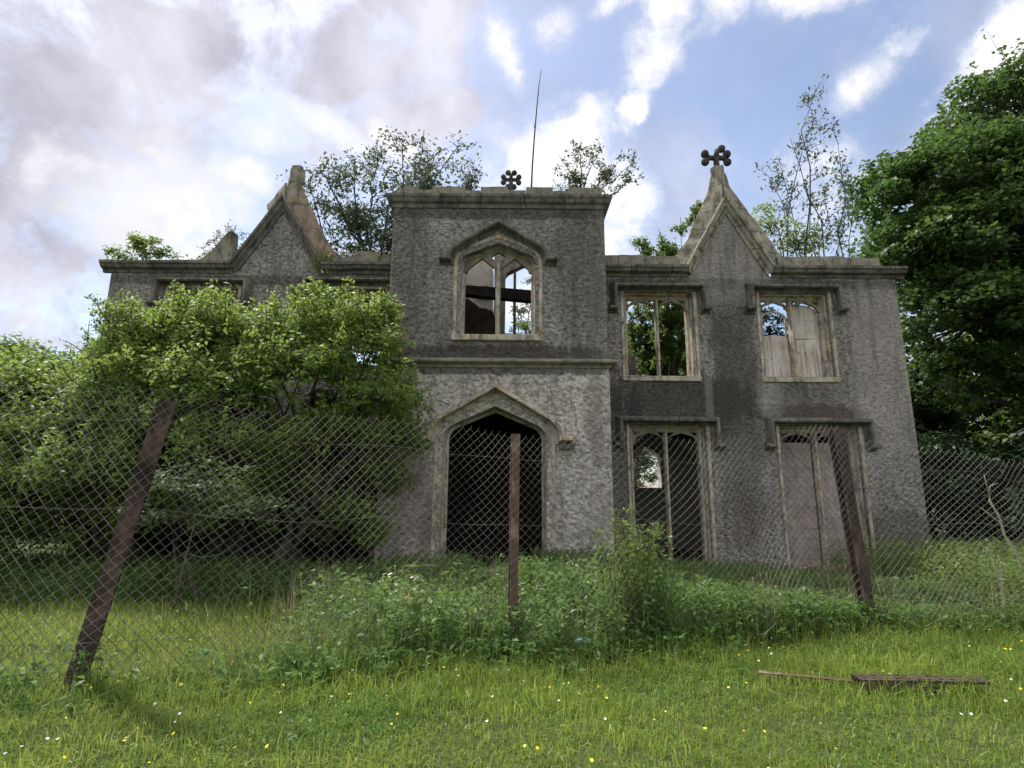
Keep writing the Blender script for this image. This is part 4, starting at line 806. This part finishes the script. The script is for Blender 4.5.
X, Y = scatter(9000, -3, 11, 5.8, 12.5, lambda X, Y: (Y > fence_y(X)-.1)*patch(X, Y, 1.3, 4.7))
blades('seeding_grass', X, Y, rng.uniform(.35, .85, len(X)), rng.uniform(.004, .008, len(X)), M['straw'], 'thin seeding grass stems among the weeds', 'grass', .3)
X, Y = scatter(3000, 6.9, 13.5, 7.2, 12.8)
weeds('edge_weeds', X, Y, rng.uniform(.4, 1.0, len(X)), 20, .08, M['leaf_lush'], 'tall pale green weeds at the right edge beyond the fence')
X, Y = scatter(5200, -9, 9, 4.2, 8.4, lambda X, Y: np.exp(-((Y-fence_y(X)+.15)/.38)**2)*(.15+.85*patch(X, Y, 1.5, 2.2)))
weeds('fence_weeds', X, Y, rng.uniform(.12, .34, len(X)), 13, .075, M['leaf_weed'], 'low leafy weeds growing along the foot of the fence')
X, Y = scatter(30000, -6, 8, 2.8, 6.6, lambda X, Y: np.clip(patch(X, Y, 1.9, 3.3)*patch(X, Y, .8, .7)*2.2-.55, 0, 1))
weeds('clover', X, Y, rng.uniform(.03, .10, len(X)), 5, .032, M['leaf_weed'], 'patches of clover and small broad leaves in the lawn')
X, Y = scatter(9000, -13, -1.6, 8.6, 12.6, lambda X, Y: (.2+.8*patch(X, Y, 1.1, .2))*np.clip((Y-8.3)/1.2, 0, 1))
weeds('shade_weeds', X, Y, rng.uniform(.2, .65, len(X)), 13, .08, M['leaf_weed'], 'shaded undergrowth at the foot of the big bushes')
# tall single plants
def tall_weed(x, y, h, n, label, mat='leaf_weed', leaf=.06, name='tall_weed', stems=5, group=None, spread=.16):
    root = tag(empty(name, (x, y, 0)), label, 'plant', group); paths = []; P = []
    for i in range(stems):
        e = np.array([x+rng.normal(0, spread), y+rng.normal(0, .12), h*rng.uniform(.6, 1.0)]); b = np.array([x+rng.normal(0, .12), y+rng.normal(0, .1), float(gz(x, y))-.02])
        pts, rad = bent(b, e, .008, .003, .04, 6); paths.append((pts, rad)); t = rng.uniform(.1, 1.0, (n, 1)); P.append(b+(e-b)*t+rng.normal(size=(n, 3))*[.06, .06, .03]*(1.3-t*.7))
    branches('stem', paths, M['pale_twig' if mat == 'straw' else 'bark'], root, 4); P = np.concatenate(P)
    poly_mesh('foliage', leaf_quads(P, leaf, .7, .35, .3), 4, rng.uniform(0, 1, len(P)), M[mat], root)
tall_weed(1.32, 6.75, 1.62, 230, 'tall bright green feathery weed clump at the fence right of the middle post', 'leaf_lush', .06, stems=13, spread=.26)
tall_weed(1.62, 6.9, 1.35, 110, 'second tall weed clump just right of the tallest one', 'leaf_weed', .065, stems=12)
tall_weed(-1.35, 7.4, .85, 70, 'leafy weed with pale flower heads left of the doorway', 'leaf_lush', .09, stems=5)
tall_weed(.95, 8.2, 1.05, 40, 'slender seeding weeds in front of the porch corner', 'leaf_weed', .05, stems=6)
tall_weed(8.1, 8.2, 1.25, 60, 'tall weed clump at the right edge beyond the lying iron', 'leaf_lush', .08, stems=6)
def stalks(x, y, h, n, label, group=None):
    mb = MB()
    for i in range(n):
        bx, by = x+random.gauss(0, .07), y+random.gauss(0, .05); tx = bx+random.gauss(0, .12); hh = h*random.uniform(.65, 1)
        mb.tube([(bx, by, -.02), ((bx+tx)/2+.02, by, hh*.5), (tx, by+.03, hh)], [.004, .003, .0015], 4)
        mb.ball((tx, by+.03, hh), .008, (1, 1, 3.5), 5, 4)
    tag(mb.build('dry_stalks', M['pale_twig']), label, 'dead stems', group)
stalks(2.9, 6.85, .75, 8, 'dry straw stalks at the fence left of the right post', 'dry stalks along the fence')
stalks(6.15, 7.4, 1.15, 9, 'tall dry straw stalks right of the right post below the house corner', 'dry stalks along the fence')
stalks(7.2, 7.6, .95, 7, 'dry straw stalks near the right edge of the picture', 'dry stalks along the fence')
stalks(-.42, 6.2, .7, 3, 'thin dry stalks just left of the middle post', 'dry stalks along the fence')
tag(MB().tube([(7.15, 8.0, .1), (7.0, 8.0, .8), (6.83, 8.0, 1.15), (6.80, 8.0, 1.4), (6.7, 8.0, 1.62), (6.74, 8.0, 1.82), (6.86, 8.0, 1.86)], [.012, .012, .017, .012, .013, .008, .003], 6).tube([(6.82, 8.0, 1.3), (6.55, 7.98, 1.52)], [.010, .003], 5).tube([(6.71, 8.0, 1.7), (6.68, 8.0, 1.98)], [.008, .003], 5).build('dead_branch', M['pale_twig'], smooth=True), 'bare pale crooked branch standing behind the fence wire at the right', 'branch')
tag(MB().tube([(6.6, 7.5, .45), (7.2, 7.6, .62), (7.7, 7.7, .75), (8.4, 7.8, 1.05)], [.012, .010, .009, .005], 5).build('bramble_stem', M['pale_twig']), 'long arching pale bramble stem at the right edge', 'bramble')
tag(MB().tube([(-.95, 7.75, .12), (-.6, 7.8, .17), (-.35, 7.82, .2)], [.02, .018, .012], 6).tube([(-.6, 7.8, .17), (-.52, 7.78, .26)], [.01, .005], 5).build('fallen_branch', M['pale_twig'], smooth=True), 'short pale fallen branch in the grass left of the middle post', 'branch')
# reddish earth heap in the doorway
hp = MB()
for k in range(26):
    hp.ball((-.3+rng.normal()*.22, 9.9+rng.normal()*.2, rng.uniform(0, .38)), rng.uniform(.08, .2), (1.2, 1, .7), 8, 6)
o = hp.build('rubble_heap', M['rubble'], wear=.07); tag(o, 'reddish brown heap of rubble and earth before the doorway', 'rubble heap')
# withered plant
root = tag(empty('withered_plant', (-1.2, 6.95, 0)), 'withered weed with orange and yellow leaves left of the doorway', 'plant')
branches('stem', [bent((-1.2, 6.95, 0), (-1.25, 6.95, .5), .007, .003), bent((-1.2, 6.95, 0), (-1.05, 6.95, .38), .006, .003)], M['bark'], root, 4)
C = np.array([-1.17, 6.95, .33])+rng.normal(size=(34, 3))*[.11, .05, .09]; poly_mesh('leaves', leaf_quads(C, .085, .4, .6, .5), 4, rng.uniform(0, 1, 34), M['orange'], root)
# flowers
def flowers(name, n, reg, size, mat, label, hgt, dens=None):
    X, Y = scatter(n, *reg, dens); C = np.stack([X, Y, gz(X, Y)+hgt*rng.uniform(.7, 1.2, len(X))], -1)
    nr = unit(rng.normal(size=(len(X), 3))*.35+[0, -.3, 1]); t = unit(np.cross(nr, rng.normal(size=(len(X), 3)))); b = np.cross(nr, t); s = (size*rng.uniform(.7, 1.2, len(X)))[:, None]
    V = np.stack([C+t*s*math.cos(a)+b*s*math.sin(a)*1.0+nr*s*.25 for a in np.arange(6)*math.pi/3], 1)
    tag(poly_mesh(name, V, 6, rng.uniform(0, 1, len(X)), mat), label, 'flowers', kind='stuff')
flowers('buttercups', 520, (-5, 6, 3.0, 8), .011, M['yellow'], 'scattered yellow buttercups in the lawn', .13, lambda X, Y: patch(X, Y, 1.0, 4)**2)
flowers('daisies', 260, (-4, 6, 3.0, 6.5), .010, M['white'], 'scattered white daisies in the lawn', .09, lambda X, Y: patch(X, Y, 1.3, 6)**2)
flowers('elder_blossom', 16, (-1.6, -1.15, 7.0, 7.3), .028, M['cream'], 'pale cream blossom on the weeds left of the doorway', .62)
# blue litter
o = MB().ball((.78, 6.5, .08), .09, (1, .7, .6), 12, 8).build('plastic_scrap', M['blue'], wear=.05, smooth=True); tag(o, 'crumpled pale blue plastic scrap in the grass right of the middle post', 'litter')
# fallen iron lattice lying in the lawn
root = tag(empty('fallen_iron_post', (3.1, 5.3, 0)), 'rusty perforated iron post lying in the lawn at the lower right', 'iron post')
def slab(name, a, b, w, h, z, mat, holes=0, label=None):
    a = Vector((*a, 0)); b = Vector((*b, 0)); d = (b-a).normalized(); L = (b-a).length; s = Vector((-d.y, d.x, 0))
    outer = [(0, -w/2), (L, -w/2), (L, w/2), (0, w/2)]; hs = []
    for r in range(2):
        for k in range(holes):
            u = (k+.5+.25*r)*L/(holes+.6); v = (-.22+.44*r)*w; hs.append([(u-.02, v-.012), (u-.02, v+.012), (u+.02, v+.012), (u+.02, v-.012)])
    tess = tessellate_polygon([[Vector((p[0], p[1], 0)) for p in l_] for l_ in [outer]+hs]); pts = [p for l_ in [outer]+hs for p in l_]; n = len(pts)
    vs = [a+d*u+s*v+Vector((0, 0, z+h)) for u, v in pts]+[a+d*u+s*v+Vector((0, 0, z+h-.012)) for u, v in pts]
    fs = [tuple(t) for t in tess]+[tuple(i+n for i in reversed(t)) for t in tess]; k0 = 0
    for l_ in [outer]+hs:
        m_ = len(l_); fs += [(k0+i, k0+(i+1) % m_, k0+(i+1) % m_+n, k0+i+n) for i in range(m_)]; k0 += m_
    mb = MB().add(vs, fs)
    if holes:
        for sg in (-1, 1):
            q_ = [a+s*sg*(w/2-.006)+Vector((0, 0, z-.03)), b+s*sg*(w/2-.006)+Vector((0, 0, z-.03))]
            e = s*.006; t1 = Vector((0, 0, h+.017))
            mb.add([q_[0]-e, q_[1]-e, q_[1]+e, q_[0]+e, q_[0]-e+t1, q_[1]-e+t1, q_[1]+e+t1, q_[0]+e+t1], [(0,3,2,1),(4,5,6,7),(0,1,5,4),(1,2,6,5),(2,3,7,6),(3,0,4,7)])
    o = mb.build(name, M[mat], root); tag(o, label); return o
slab('perforated_channel', (2.95, 5.16), (4.0, 5.12), .17, .10, .035, 'rust', 11, 'perforated rusty channel, the right end of the fallen post')
slab('flat_bar', (2.25, 5.48), (3.1, 5.2), .07, .05, .03, 'rust_light', 0, 'flat orange-rusted bar, the left end of the fallen post')
